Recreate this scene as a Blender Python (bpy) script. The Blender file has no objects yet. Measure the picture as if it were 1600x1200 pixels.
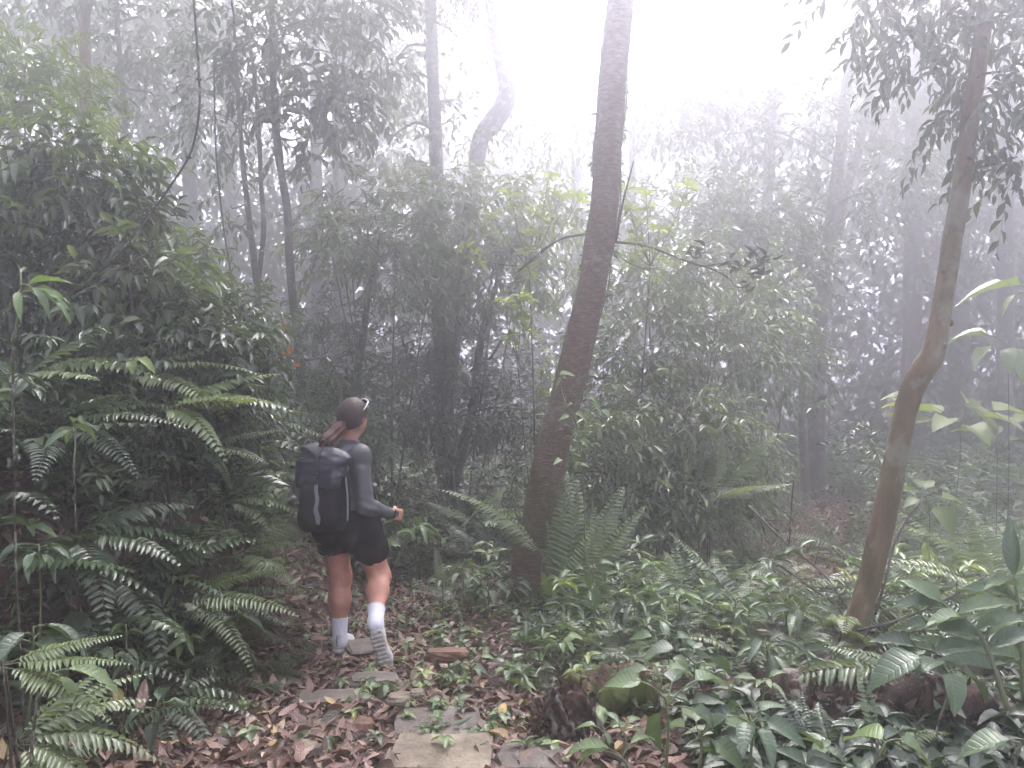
import bpy, math
import numpy as np
from math import radians, sin, cos, pi
R = np.random.RandomState
scene = bpy.context.scene
COL = scene.collection

# ------------------------------------------------------------------ camera, sky, sun, exposure
CAMZ = 1.6
FPX = 1200.0                      # focal length in pixels of the 1600 px wide photograph
cam_d = bpy.data.cameras.new('camera'); cam = bpy.data.objects.new('camera', cam_d); COL.objects.link(cam)
cam.location = (0, 0, CAMZ); cam.rotation_euler = (radians(90), 0, 0)
cam_d.sensor_width = 36; cam_d.lens = 36 * FPX / 1600; cam_d.clip_end = 500; cam_d.clip_start = 0.05
scene.camera = cam
SUN_EL, SUN_AZ = radians(58), radians(10)       # azimuth from +Y towards +X
world = bpy.data.worlds.new('World'); scene.world = world; world.use_nodes = True
wt = world.node_tree; wt.nodes.clear()
sky = wt.nodes.new('ShaderNodeTexSky'); sky.sky_type = 'NISHITA'; sky.sun_disc = False
sky.sun_elevation = SUN_EL; sky.sun_rotation = SUN_AZ; sky.dust_density = 5; sky.air_density = 1.0; sky.ozone_density = 0.6
hs = wt.nodes.new('ShaderNodeHueSaturation'); hs.inputs['Saturation'].default_value = 0.30
bg = wt.nodes.new('ShaderNodeBackground'); bg.inputs['Strength'].default_value = 0.15
wo = wt.nodes.new('ShaderNodeOutputWorld')
wt.links.new(sky.outputs[0], hs.inputs['Color']); wt.links.new(hs.outputs[0], bg.inputs['Color']); wt.links.new(bg.outputs[0], wo.inputs[0])
sl = bpy.data.lights.new('sun', 'SUN'); sl.energy = 0.5; sl.angle = radians(14); sl.color = (1.0, 0.965, 0.93)
sun = bpy.data.objects.new('sun', sl); COL.objects.link(sun)
sun.rotation_euler = (SUN_EL - radians(90), 0, -SUN_AZ)   # light travels from azimuth SUN_AZ towards the camera
sun.location = (0, 20, 30)
vs = scene.view_settings; vs.view_transform = 'Standard'; vs.look = 'None'; vs.gamma = 1; vs.use_curve_mapping = False
vs.exposure = 2.8
cy = scene.cycles
cy.use_denoising = True; cy.denoiser = 'OPENIMAGEDENOISE'; cy.denoising_input_passes = 'RGB_ALBEDO_NORMAL'
cy.max_bounces = 7; cy.diffuse_bounces = 3; cy.glossy_bounces = 2; cy.transmission_bounces = 3
cy.transparent_max_bounces = 4; cy.volume_bounces = 4; cy.use_adaptive_sampling = True; cy.adaptive_threshold = 0.02
cy.caustics_reflective = False; cy.caustics_refractive = False; cy.sample_clamp_indirect = 4
HAZE = 0.045

# ------------------------------------------------------------------ helpers
def px(x, y, d):                   # photo pixel + distance -> point in the place
    return np.array([(x - 800) / FPX * d, d, CAMZ + (600 - y) / FPX * d])
def nrm(v):
    v = np.asarray(v, float); return v / np.maximum(np.linalg.norm(v, axis=-1, keepdims=True), 1e-9)
def tag(o, label=None, cat=None, group=None, kind=None):
    if label: o['label'] = label
    if cat: o['category'] = cat
    if group: o['group'] = group
    if kind: o['kind'] = kind
    return o
def empty(name, loc, label, cat, group=None):
    o = bpy.data.objects.new(name, None); COL.objects.link(o); o.location = tuple(float(v) for v in loc); o.empty_display_size = .1
    return tag(o, label, cat, group)
class MB:
    def __init__(s): s.V = []; s.F = []; s.A = []; s.n = 0
    def add(s, V, F, A=None):
        V = np.asarray(V, float).reshape(-1, 3); F = np.asarray(F, np.int64).reshape(-1, 4)
        s.V.append(V); s.F.append(F + s.n); s.A.append(np.zeros_like(V) if A is None else np.asarray(A, float).reshape(-1, 3)); s.n += len(V); return s
    def mesh(s, name, mat, off=(0, 0, 0), smooth=True):
        V = (np.concatenate(s.V) - np.asarray(off)).astype(np.float32); F = np.concatenate(s.F).astype(np.int32); A = np.concatenate(s.A).astype(np.float32)
        me = bpy.data.meshes.new(name); me.vertices.add(len(V)); me.vertices.foreach_set('co', V.ravel())
        me.loops.add(F.size); me.loops.foreach_set('vertex_index', F.ravel()); me.polygons.add(len(F))
        me.polygons.foreach_set('loop_start', np.arange(len(F), dtype=np.int32) * 4)
        me.polygons.foreach_set('use_smooth', np.full(len(F), smooth))
        at = me.attributes.new('lf', 'FLOAT_VECTOR', 'POINT'); at.data.foreach_set('vector', A.ravel())
        me.update(calc_edges=True); me.materials.append(mat); return me
    def obj(s, name, mat, parent=None, off=(0, 0, 0), smooth=True):
        me = s.mesh(name, mat, off, smooth); o = bpy.data.objects.new(name, me); COL.objects.link(o)
        if parent is not None: o.parent = parent
        else: o.location = tuple(float(v) for v in off)
        return o
def link(name, me, parent=None, loc=(0, 0, 0), rot=(0, 0, 0), sc=(1, 1, 1)):
    o = bpy.data.objects.new(name, me); COL.objects.link(o); o.parent = parent
    o.location = tuple(map(float, loc)); o.rotation_euler = tuple(map(float, rot)); o.scale = tuple(map(float, sc)); return o
def batch(t, P, D, N, L, W, tone, mb):
    """Copies of template t (V, F, u, v) with y along D, x across, z along N."""
    V, F, U = t; P = np.asarray(P, float).reshape(-1, 3); n = len(P)
    D = nrm(np.broadcast_to(D, (n, 3))); X = nrm(np.cross(D, np.broadcast_to(N, (n, 3)))); N2 = np.cross(X, D)
    L = np.broadcast_to(np.asarray(L, float), (n,)); W = np.broadcast_to(np.asarray(W, float), (n,)); tone = np.broadcast_to(tone, (n,))
    a = V[None, :, 1, None] * (L[:, None, None] * D[:, None, :]); b = V[None, :, 0, None] * (W[:, None, None] * X[:, None, :])
    c = V[None, :, 2, None] * (L[:, None, None] * N2[:, None, :])
    Q = P[:, None, :] + a + b + c
    FF = F[None] + (np.arange(n) * len(V))[:, None, None]
    A = np.empty((n, len(V), 3)); A[:, :, 0] = U[None, :, 0]; A[:, :, 1] = U[None, :, 1]; A[:, :, 2] = tone[:, None] + U[None, :, 2]
    mb.add(Q.reshape(-1, 3), FF.reshape(-1, 4), A.reshape(-1, 3))
def leaf_t(n=4, prof='lance', bend=.25, fold=.25, wav=0.0, curl=0.0, seed=0):
    """Leaf of length 1 and width 1 along +Y, normal +Z."""
    if n == 1:
        V = np.array([[0, 0, 0], [-.5, .45, .10 - bend * .2], [0, .45, -bend * .2], [.5, .45, .10 - bend * .2], [0, 1, -bend]], float)
        V[[1, 3], 2] = fold * .25 - bend * .2
        return V, np.array([[0, 2, 4, 1], [0, 3, 4, 2]]), np.array([[0, 0, 0], [-1, .45, 0], [0, .45, 0], [1, .45, 0], [0, 1, 0]], float)
    V = []; U = []; r = R(seed)
    for i in range(n + 1):
        t = i / n
        w = {'lance': sin(pi * t ** .85) ** .9 if 0 < t < 1 else .03, 'ovate': (sin(pi * t ** .62) ** .8 if 0 < t < 1 else .02),
             'obov': sin(pi * t ** 1.3) ** .9 if 0 < t < 1 else .02, 'strap': min(1, 6 * t, 3.2 * (1 - t) + .02) if t > 0 else .05}[prof] * .5
        z = -bend * t * t; k = wav * r.uniform(-1, 1)
        for s in (-1, 0, 1):
            V.append([s * w * (1 - curl * .3 * (s != 0)), t, z + (fold * w + k * .1 * s + curl * w * w if s else 0)]); U.append([s, t, 0])
    F = []
    for i in range(n):
        a = i * 3; F += [[a, a + 1, a + 4, a + 3], [a + 1, a + 2, a + 5, a + 4]]
    return np.array(V), np.array(F), np.array(U, float)
PRISM = (np.array([[.5, 0, 0], [-.25, 0, .43], [-.25, 0, -.43], [.3, 1, 0], [-.15, 1, .26], [-.15, 1, -.26]], float) , np.array([[0, 1, 4, 3], [1, 2, 5, 4], [2, 0, 3, 5]]), np.zeros((6, 3)))
def sticks(P0, P1, w, mb, tone=0.5):
    P0 = np.asarray(P0, float).reshape(-1, 3); P1 = np.asarray(P1, float).reshape(-1, 3); D = P1 - P0; L = np.linalg.norm(D, axis=1)
    V, F, U = PRISM; D = nrm(D); X = nrm(np.cross(D, [.31, .2, .93])); N = np.cross(X, D); n = len(P0); w = np.broadcast_to(w, (n,))
    Q = P0[:, None] + V[None, :, 1, None] * (L[:, None, None] * D[:, None]) + w[:, None, None] * (V[None, :, 0, None] * X[:, None] + V[None, :, 2, None] * N[:, None])
    A = np.zeros((n, 6, 3)); A[:, :, 2] = tone
    mb.add(Q.reshape(-1, 3), (F[None] + (np.arange(n) * 6)[:, None, None]).reshape(-1, 4), A.reshape(-1, 3))
def spline(P, m):
    P = np.asarray(P, float); n = len(P)
    if n < 3: t = np.linspace(0, 1, m)[:, None]; return P[0] * (1 - t) + P[-1] * t
    E = np.vstack([2 * P[0] - P[1], P, 2 * P[-1] - P[-2]]); out = []
    for s in np.linspace(0, n - 1 - 1e-6, m):
        i = int(s); t = s - i; a, b, c, d = E[i:i + 4]
        out.append(.5 * ((2 * b) + (c - a) * t + (2 * a - 5 * b + 4 * c - d) * t * t + (3 * b - a - 3 * c + d) * t ** 3))
    return np.array(out)
def tube(P, rad, mb, seg=8, m=None, rough=0.0, seed=0, tone=0.5, cap=True, flat=1.0):
    """Tapered tube through control points, radii per control point."""
    P = np.asarray(P, float); rad = np.broadcast_to(np.asarray(rad, float), (len(P),)); m = m or len(P) * 4
    C = spline(P, m); rr = np.interp(np.linspace(0, 1, m), np.linspace(0, 1, len(P)), rad); T = nrm(np.gradient(C, axis=0))
    ref = np.array([0, 1., 0]) if abs(T[0, 1]) < .9 else np.array([1., 0, 0]); X = nrm(np.cross(T, ref)); Y = np.cross(T, X)
    a = np.linspace(0, 2 * pi, seg, endpoint=False); r = R(seed)
    ph = r.uniform(0, 6.28, 6); fr = r.uniform(.5, 3, 6); s = np.linspace(0, 1, m) * m * .25
    wob = 1 + rough * sum(np.sin(s[:, None] * fr[i] + a[None] * ((i % 3) + 1) + ph[i]) for i in range(6)) / 2.5
    wob = wob + rough * .35 * r.uniform(-1, 1, (m, seg))
    V = C[:, None] + rr[:, None, None] * wob[..., None] * (np.cos(a)[None, :, None] * X[:, None] + flat * np.sin(a)[None, :, None] * Y[:, None])
    V = V.reshape(-1, 3); i = np.arange(m - 1)[:, None] * seg; j = np.arange(seg)[None]; j2 = (j + 1) % seg
    F = np.stack([i + j, i + j2, i + seg + j2, i + seg + j], -1).reshape(-1, 4)
    if cap:
        V = np.vstack([V, C[0], C[-1]]); b = len(V) - 2; q = np.arange(0, seg, 2)
        F = np.vstack([F, np.stack([np.full(len(q), b), (q + 2) % seg, (q + 1) % seg, q], -1), np.stack([np.full(len(q), b + 1), q + (m - 1) * seg, (q + 1) % seg + (m - 1) * seg, (q + 2) % seg + (m - 1) * seg], -1)])
    A = np.zeros_like(V); A[:, 2] = tone; mb.add(V, F, A); return C
def cubesphere(n=8):
    V = []; F = []
    g = np.linspace(-1, 1, n + 1); u, v = np.meshgrid(g, g, indexing='ij'); o = np.ones_like(u)
    for ax in range(3):
        for s in (-1, 1):
            c = [None] * 3; c[ax] = s * o; c[(ax + 1) % 3] = u; c[(ax + 2) % 3] = v * s
            b = len(V) * (n + 1) ** 2; V.append(np.stack([k.ravel() for k in c], -1)); i, j = np.meshgrid(np.arange(n), np.arange(n), indexing='ij'); q = (i * (n + 1) + j).ravel() + b
            F.append(np.stack([q, q + n + 1, q + n + 2, q + 1], -1))
    return np.vstack(V), np.vstack(F)
def vnoise(P, f, seed=0, octv=3):
    """Smooth value made of sines, cheap and tileless enough for stones and soil."""
    P = np.asarray(P, float); r = R(seed); o = 0; a = 1
    for k in range(octv):
        for q in range(3):
            d = nrm(r.normal(size=3)) * f; o = o + a * np.sin(P @ d + r.uniform(0, 6.28) + 1.3 * np.sin(P @ (nrm(r.normal(size=3)) * f * .7)))
        f *= 2.1; a *= .5
    return o / 3

# ------------------------------------------------------------------ terrain
PATH = spline([(-.2, 0, 0), (-.35, 1.8, 0), (-.45, 3.0, 0), (-.85, 4.2, 0), (-1.0, 5.2, 0), (-.85, 6.5, 0), (-.1, 7.6, 0), (1.1, 8.3, 0), (2.6, 8.9, 0), (3.8, 9.8, 0), (4.9, 11.6, 0), (5.6, 14, 0), (5.6, 19, 0)], 200)[:, :2]
def pdist(x, y):
    x = np.asarray(x, float); y = np.asarray(y, float); sh = x.shape; Q = np.stack([x.ravel(), y.ravel()], -1); o = np.empty(len(Q))
    for i in range(0, len(Q), 20000): o[i:i + 20000] = np.sqrt(((Q[i:i + 20000, None] - PATH[None]) ** 2).sum(-1)).min(1)
    return o.reshape(sh)
def sst(x, a, b):
    t = np.clip((np.asarray(x, float) - a) / (b - a), 0, 1); return t * t * (3 - 2 * t)
def H(x, y):
    x = np.asarray(x, float); y = np.asarray(y, float)
    z = np.interp(y, [-20, 3.1, 3.7, 5, 8, 12, 20, 40, 90], [.1, 0, -.05, -.13, -.36, -.6, -.75, -.2, 1.5])
    q = -x - 1.35 + .8 * np.clip(y - 4.2, -1.3, .3) - .12 * np.maximum(y - 6, 0); left = (sst(q, 0, 1.15) * 1.3 + sst(-x, 2.5, 7) * .35) * (1 - .6 * sst(y, 6.5, 12)) * sst(y, -3, 2)
    rt = sst(x, .6, 1.8) * .04 * (1 - sst(y, 4, 6)) + sst(x, 5, 14) * .5 * sst(y, 4, 12)
    P = np.stack([x, y, 0 * x], -1)
    return z + left + rt + .05 * vnoise(P, 1.1, 3, 3) * sst(pdist(x, y), .3, 1.2) + .012 * vnoise(P, 6, 5, 2) + .35 * vnoise(P, .13, 9, 1) * sst(np.abs(x), 8, 25)
def G(x, y, dz=0): return np.array([x, y, float(H(x, y)) + dz])
def gp(pxx, d, dz=0): x = (pxx - 800) / FPX * d; return G(x, d, dz)

# ------------------------------------------------------------------ materials
def mat(name):
    m = bpy.data.materials.new(name); m.use_nodes = True; nt = m.node_tree; nt.nodes.clear()
    out = nt.nodes.new('ShaderNodeOutputMaterial'); return m, nt, out
def nd(nt, t, **k):
    n = nt.nodes.new(t)
    for a, b in k.items():
        if a in n.inputs: n.inputs[a].default_value = b
        else: setattr(n, a, b)
    return n
def ramp(nt, fac, stops):
    r = nt.nodes.new('ShaderNodeValToRGB'); e = r.color_ramp.elements
    while len(e) < len(stops): e.new(.5)
    for q, (p, c) in zip(e, stops): q.position = p; q.color = (*c, 1)
    nt.links.new(fac, r.inputs[0]); return r.outputs[0]
def mth(nt, op, a, b=None, c=None):
    n = nt.nodes.new('ShaderNodeMath'); n.operation = op
    for i, v in enumerate((a, b, c)):
        if v is None: continue
        if isinstance(v, (int, float)): n.inputs[i].default_value = v
        else: nt.links.new(v, n.inputs[i])
    return n.outputs[0]
def mixc(nt, f, a, b, mode='MIX'):
    n = nt.nodes.new('ShaderNodeMix'); n.data_type = 'RGBA'; n.blend_type = mode
    for s, v in ((0, f), (6, a), (7, b)):
        if isinstance(v, (int, float)): n.inputs[s].default_value = v
        elif isinstance(v, tuple): n.inputs[s].default_value = (*v, 1)
        else: nt.links.new(v, n.inputs[s])
    return n.outputs[2]
def leaf_mat(name, stops, rough=.42, trans=.3, veins=0.0, spots=.25, spec=.5, nveins=9, midrib=.35):
    m, nt, out = mat(name); at = nd(nt, 'ShaderNodeAttribute', attribute_name='lf'); sp = nt.nodes.new('ShaderNodeSeparateXYZ'); nt.links.new(at.outputs['Vector'], sp.inputs[0])
    u, v, tone = sp.outputs
    geo = nt.nodes.new('ShaderNodeNewGeometry'); oi = nt.nodes.new('ShaderNodeObjectInfo'); tc = nt.nodes.new('ShaderNodeTexCoord')
    nz = nd(nt, 'ShaderNodeTexNoise', Scale=23.0, Detail=2.0); nt.links.new(tc.outputs['Object'], nz.inputs[0])
    t2 = mth(nt, 'ADD', tone, mth(nt, 'MULTIPLY', mth(nt, 'SUBTRACT', oi.outputs['Random'], .5), .22))
    t2 = mth(nt, 'ADD', t2, mth(nt, 'MULTIPLY', mth(nt, 'SUBTRACT', nz.outputs[0], .5), spots))
    c = ramp(nt, t2, stops)
    au = mth(nt, 'ABSOLUTE', u); mid = mth(nt, 'SUBTRACT', 1.0, mth(nt, 'MINIMUM', mth(nt, 'MULTIPLY', au, 9.0), 1.0))
    c = mixc(nt, mth(nt, 'MULTIPLY', mid, midrib), c, mixc(nt, .5, c, (.30, .34, .14)))
    bs = nd(nt, 'ShaderNodeBsdfPrincipled', Roughness=rough); bs.inputs['Specular IOR Level'].default_value = spec
    if veins:
        s = mth(nt, 'SINE', mth(nt, 'MULTIPLY', mth(nt, 'SUBTRACT', v, mth(nt, 'MULTIPLY', au, .16)), nveins * 6.283))
        s = mth(nt, 'POWER', mth(nt, 'ADD', mth(nt, 'MULTIPLY', s, .5), .5), 6.0)
        c = mixc(nt, mth(nt, 'MULTIPLY', s, veins * .35), c, mixc(nt, .35, c, (.26, .32, .16)))
        bp = nd(nt, 'ShaderNodeBump', Strength=veins, Distance=.004); nt.links.new(mth(nt, 'SUBTRACT', mth(nt, 'MULTIPLY', nz.outputs[0], .3), mth(nt, 'ADD', s, mid)), bp.inputs['Height']); nt.links.new(bp.outputs[0], bs.inputs['Normal'])
    nt.links.new(c, bs.inputs['Base Color'])
    tr = nt.nodes.new('ShaderNodeBsdfTranslucent'); nt.links.new(mixc(nt, .5, c, mixc(nt, 1.0, c, (2.2, 2.1, .7), 'MULTIPLY')), tr.inputs[0])
    mx = nt.nodes.new('ShaderNodeMixShader'); mx.inputs[0].default_value = trans
    nt.links.new(bs.outputs[0], mx.inputs[1]); nt.links.new(tr.outputs[0], mx.inputs[2]); nt.links.new(mx.outputs[0], out.inputs[0]); return m
GD, GM, GL, GY = (.014, .030, .014), (.030, .060, .022), (.065, .110, .035), (.17, .22, .05)
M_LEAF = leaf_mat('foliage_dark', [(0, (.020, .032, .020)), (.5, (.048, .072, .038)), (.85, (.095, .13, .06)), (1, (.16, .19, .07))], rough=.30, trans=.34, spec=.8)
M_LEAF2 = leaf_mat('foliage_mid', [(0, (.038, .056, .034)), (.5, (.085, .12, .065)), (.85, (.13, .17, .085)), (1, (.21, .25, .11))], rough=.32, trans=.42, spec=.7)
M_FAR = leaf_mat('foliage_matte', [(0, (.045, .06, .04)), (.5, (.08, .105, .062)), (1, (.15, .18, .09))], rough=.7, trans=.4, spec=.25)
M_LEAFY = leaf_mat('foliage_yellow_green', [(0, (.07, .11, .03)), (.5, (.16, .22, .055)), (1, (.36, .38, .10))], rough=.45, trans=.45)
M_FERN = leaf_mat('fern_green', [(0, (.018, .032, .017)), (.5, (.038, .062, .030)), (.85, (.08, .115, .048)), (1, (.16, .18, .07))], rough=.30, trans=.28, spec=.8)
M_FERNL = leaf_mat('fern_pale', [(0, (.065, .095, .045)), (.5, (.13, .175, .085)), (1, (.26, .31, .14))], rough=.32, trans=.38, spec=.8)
M_BIG = leaf_mat('broad_leaf', [(0, (.022, .042, .026)), (.5, (.058, .098, .05)), (1, (.16, .23, .085))], rough=.30, trans=.28, veins=.3, nveins=9, spec=.7)
M_HERB = leaf_mat('herb_green', [(0, (.020, .038, .020)), (.5, (.056, .094, .040)), (.9, (.13, .19, .075)), (1, (.25, .31, .11))], rough=.34, trans=.3, veins=.2, nveins=6, spec=.7)
M_LITTER = leaf_mat('dead_leaf', [(0, (.028, .017, .014)), (.35, (.075, .044, .035)), (.6, (.165, .092, .072)), (.82, (.28, .175, .145)), (.93, (.36, .27, .22)), (1, (.42, .30, .12))], rough=.5, trans=.08, veins=.5, nveins=8, spots=.35)
M_ORANGE = leaf_mat('orange_leaf', [(0, (.45, .10, .03)), (1, (.6, .2, .06))], rough=.5, trans=.4)
M_DEAD = leaf_mat('withered_leaf', [(0, (.03, .03, .02)), (1, (.06, .055, .035))], rough=.6, trans=.15)

def bark_mat(name, c1, c2, c3, ring=0.0, moss=0.0, scale=14, mossz=None):
    m, nt, out = mat(name); tc = nt.nodes.new('ShaderNodeTexCoord'); mp = nd(nt, 'ShaderNodeMapping'); mp.inputs['Scale'].default_value = (1, 1, 3.5) if ring else (1, 1, .3)
    nt.links.new(tc.outputs['Object'], mp.inputs[0])
    n1 = nd(nt, 'ShaderNodeTexNoise', Scale=float(scale), Detail=5.0, Roughness=.65); nt.links.new(mp.outputs[0], n1.inputs[0])
    n2 = nd(nt, 'ShaderNodeTexNoise', Scale=scale * .22, Detail=3.0); nt.links.new(tc.outputs['Object'], n2.inputs[0])
    c = ramp(nt, n1.outputs[0], [(.28, c1), (.52, c2), (.75, c3)])
    n3 = nd(nt, 'ShaderNodeTexNoise', Scale=scale * .9, Detail=4.0); nt.links.new(tc.outputs['Object'], n3.inputs[0])
    li = ramp(nt, mth(nt, 'MULTIPLY', n3.outputs[0], n2.outputs[0]), [(.29, (0, 0, 0)), (.36, (1, 1, 1))])
    c = mixc(nt, mth(nt, 'MULTIPLY', li, .6), c, (.30, .29, .25))
    if moss:
        sp = nt.nodes.new('ShaderNodeSeparateXYZ'); nt.links.new(tc.outputs['Object'], sp.inputs[0])
        f = mth(nt, 'MULTIPLY', ramp(nt, n2.outputs[0], [(.40, (0, 0, 0)), (.56, (1, 1, 1))]), moss)
        if mossz: f = mth(nt, 'MULTIPLY', f, ramp(nt, mth(nt, 'DIVIDE', sp.outputs[2], mossz), [(0, (1, 1, 1)), (1, (0, 0, 0))]))
        c = mixc(nt, f, c, mixc(nt, n3.outputs[0], (.03, .05, .012), (.10, .12, .03)))
    bs = nd(nt, 'ShaderNodeBsdfPrincipled', Roughness=.85); bs.inputs['Specular IOR Level'].default_value = .3
    hgt = n1.outputs[0]
    if ring:
        wv = nd(nt, 'ShaderNodeTexWave', Scale=26.0, Distortion=7.0, Detail=3.0); wv.bands_direction = 'Z'; wv.inputs['Detail Scale'].default_value = 2.5; nt.links.new(tc.outputs['Object'], wv.inputs[0])
        hgt = mth(nt, 'ADD', hgt, mth(nt, 'MULTIPLY', wv.outputs[1], ring)); c = mixc(nt, mth(nt, 'MULTIPLY', wv.outputs[1], ring * .5), c, mixc(nt, .5, c, c1))
    bp = nd(nt, 'ShaderNodeBump', Strength=1.0, Distance=.02); nt.links.new(hgt, bp.inputs['Height']); nt.links.new(bp.outputs[0], bs.inputs['Normal'])
    nt.links.new(c, bs.inputs['Base Color']); nt.links.new(bs.outputs[0], out.inputs[0]); return m
M_BARK1 = bark_mat('bark_red_brown', (.075, .048, .034), (.185, .118, .082), (.33, .245, .185), ring=.5, moss=.9, scale=16, mossz=2.3)
M_BARK2 = bark_mat('bark_warm_brown', (.05, .030, .018), (.150, .094, .058), (.27, .19, .135), scale=9, moss=.35)
M_BARKG = bark_mat('bark_grey', (.045, .04, .035), (.10, .09, .08), (.17, .155, .14), scale=12, ring=.1)
M_STEM = bark_mat('stem_dark', (.03, .024, .018), (.06, .05, .04), (.10, .085, .065), scale=30)
M_STEMG = leaf_mat('stem_green', [(0, (.035, .045, .02)), (1, (.10, .12, .05))], rough=.5, trans=0.0)
M_VINE = bark_mat('liana_dark', (.012, .011, .010), (.03, .027, .024), (.05, .045, .04), scale=40)
M_ROT = bark_mat('rotten_wood', (.008, .005, .004), (.028, .014, .010), (.10, .046, .030), scale=26)
M_ROTM = bark_mat('mossy_rotten_wood', (.014, .009, .006), (.045, .026, .016), (.11, .06, .04), scale=20, moss=1.0)

def ground_mat():
    m, nt, out = mat('forest_soil'); tc = nt.nodes.new('ShaderNodeTexCoord'); v = tc.outputs['Object']
    n1 = nd(nt, 'ShaderNodeTexNoise', Scale=1.3, Detail=6.0); nt.links.new(v, n1.inputs[0])
    n2 = nd(nt, 'ShaderNodeTexNoise', Scale=30.0, Detail=5.0, Roughness=.7); nt.links.new(v, n2.inputs[0])
    vo = nd(nt, 'ShaderNodeTexVoronoi', Scale=14.0); nt.links.new(v, vo.inputs[0])
    c = ramp(nt, n2.outputs[0], [(.3, (.012, .008, .007)), (.55, (.040, .027, .021)), (.75, (.09, .065, .053))])
    c = mixc(nt, mth(nt, 'MULTIPLY', n1.outputs[0], .6), c, ramp(nt, vo.outputs[1], [(0, (.05, .026, .018)), (.6, (.12, .065, .05)), (1, (.19, .12, .10))]))
    bs = nd(nt, 'ShaderNodeBsdfPrincipled', Roughness=.9); bp = nd(nt, 'ShaderNodeBump', Strength=.9, Distance=.03)
    nt.links.new(mth(nt, 'ADD', n2.outputs[0], vo.outputs[0]), bp.inputs['Height']); nt.links.new(bp.outputs[0], bs.inputs['Normal'])
    nt.links.new(c, bs.inputs['Base Color']); nt.links.new(bs.outputs[0], out.inputs[0]); return m
def stone_mat(name, c1, c2, c3, wet=.7):
    m, nt, out = mat(name); tc = nt.nodes.new('ShaderNodeTexCoord'); v = tc.outputs['Object']
    n1 = nd(nt, 'ShaderNodeTexNoise', Scale=7.0, Detail=7.0, Roughness=.65); nt.links.new(v, n1.inputs[0])
    n2 = nd(nt, 'ShaderNodeTexNoise', Scale=70.0, Detail=3.0); nt.links.new(v, n2.inputs[0])
    c = ramp(nt, n1.outputs[0], [(.3, c1), (.5, c2), (.7, c3)]); c = mixc(nt, .35, c, ramp(nt, n2.outputs[0], [(.35, (.05, .04, .03)), (.65, (.5, .45, .38))]), 'OVERLAY')
    bs = nd(nt, 'ShaderNodeBsdfPrincipled', Roughness=wet); bp = nd(nt, 'ShaderNodeBump', Strength=.7, Distance=.012)
    nt.links.new(mth(nt, 'ADD', n1.outputs[0], mth(nt, 'MULTIPLY', n2.outputs[0], .35)), bp.inputs['Height']); nt.links.new(bp.outputs[0], bs.inputs['Normal'])
    nt.links.new(c, bs.inputs['Base Color']); nt.links.new(bs.outputs[0], out.inputs[0]); return m
M_ST1 = stone_mat('stone_grey', (.045, .036, .031), (.11, .092, .080), (.20, .175, .155))
M_ST2 = stone_mat('stone_buff', (.07, .052, .036), (.17, .137, .100), (.29, .25, .19))
M_ST3 = stone_mat('stone_rust', (.06, .03, .018), (.14, .07, .045), (.22, .12, .08))
def plain(name, col, rough=.7, spec=.4, bump=0, scale=60, var=.25, sheen=0, stretch=None):
    m, nt, out = mat(name); tc = nt.nodes.new('ShaderNodeTexCoord'); mp = nd(nt, 'ShaderNodeMapping'); nt.links.new(tc.outputs['Object'], mp.inputs[0])
    if stretch: mp.inputs['Scale'].default_value = stretch
    n1 = nd(nt, 'ShaderNodeTexNoise', Scale=float(scale), Detail=4.0); nt.links.new(mp.outputs[0], n1.inputs[0])
    lo = tuple(c * (1 - var) for c in col); hi = tuple(min(1, c * (1 + var)) for c in col)
    c = ramp(nt, n1.outputs[0], [(.3, lo), (.7, hi)]); bs = nd(nt, 'ShaderNodeBsdfPrincipled', Roughness=rough); bs.inputs['Specular IOR Level'].default_value = spec
    if sheen: bs.inputs['Sheen Weight'].default_value = sheen
    if bump: bp = nd(nt, 'ShaderNodeBump', Strength=bump, Distance=.003); nt.links.new(n1.outputs[0], bp.inputs['Height']); nt.links.new(bp.outputs[0], bs.inputs['Normal'])
    nt.links.new(c, bs.inputs['Base Color']); nt.links.new(bs.outputs[0], out.inputs[0]); return m

# ------------------------------------------------------------------ the ground
def build_ground():
    n = 340; u = np.linspace(-1, 1, n); gx = np.sinh(u * 4.0) / np.sinh(4.0) * 110; v = np.linspace(-1, 1, n); gy = 4.5 + np.sinh(v * 4.0) / np.sinh(4.0) * 130
    X, Y = np.meshgrid(gx, gy, indexing='ij'); Z = H(X, Y); V = np.stack([X, Y, Z], -1).reshape(-1, 3)
    i, j = np.meshgrid(np.arange(n - 1), np.arange(n - 1), indexing='ij'); q = (i * n + j).ravel(); F = np.stack([q, q + n, q + n + 1, q + 1], -1)
    o = MB().add(V, F).obj('ground', ground_mat()); tag(o, 'dark soil of the forest floor littered with brown leaves', None, None, 'structure')
build_ground()

def clearing(x, y): return (np.abs(np.asarray(x) - .405 * np.asarray(y) + .06) < .56 + .14 * np.sin(np.asarray(y) * 3)) & (y > 6.2) & (y < 13)
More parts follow.
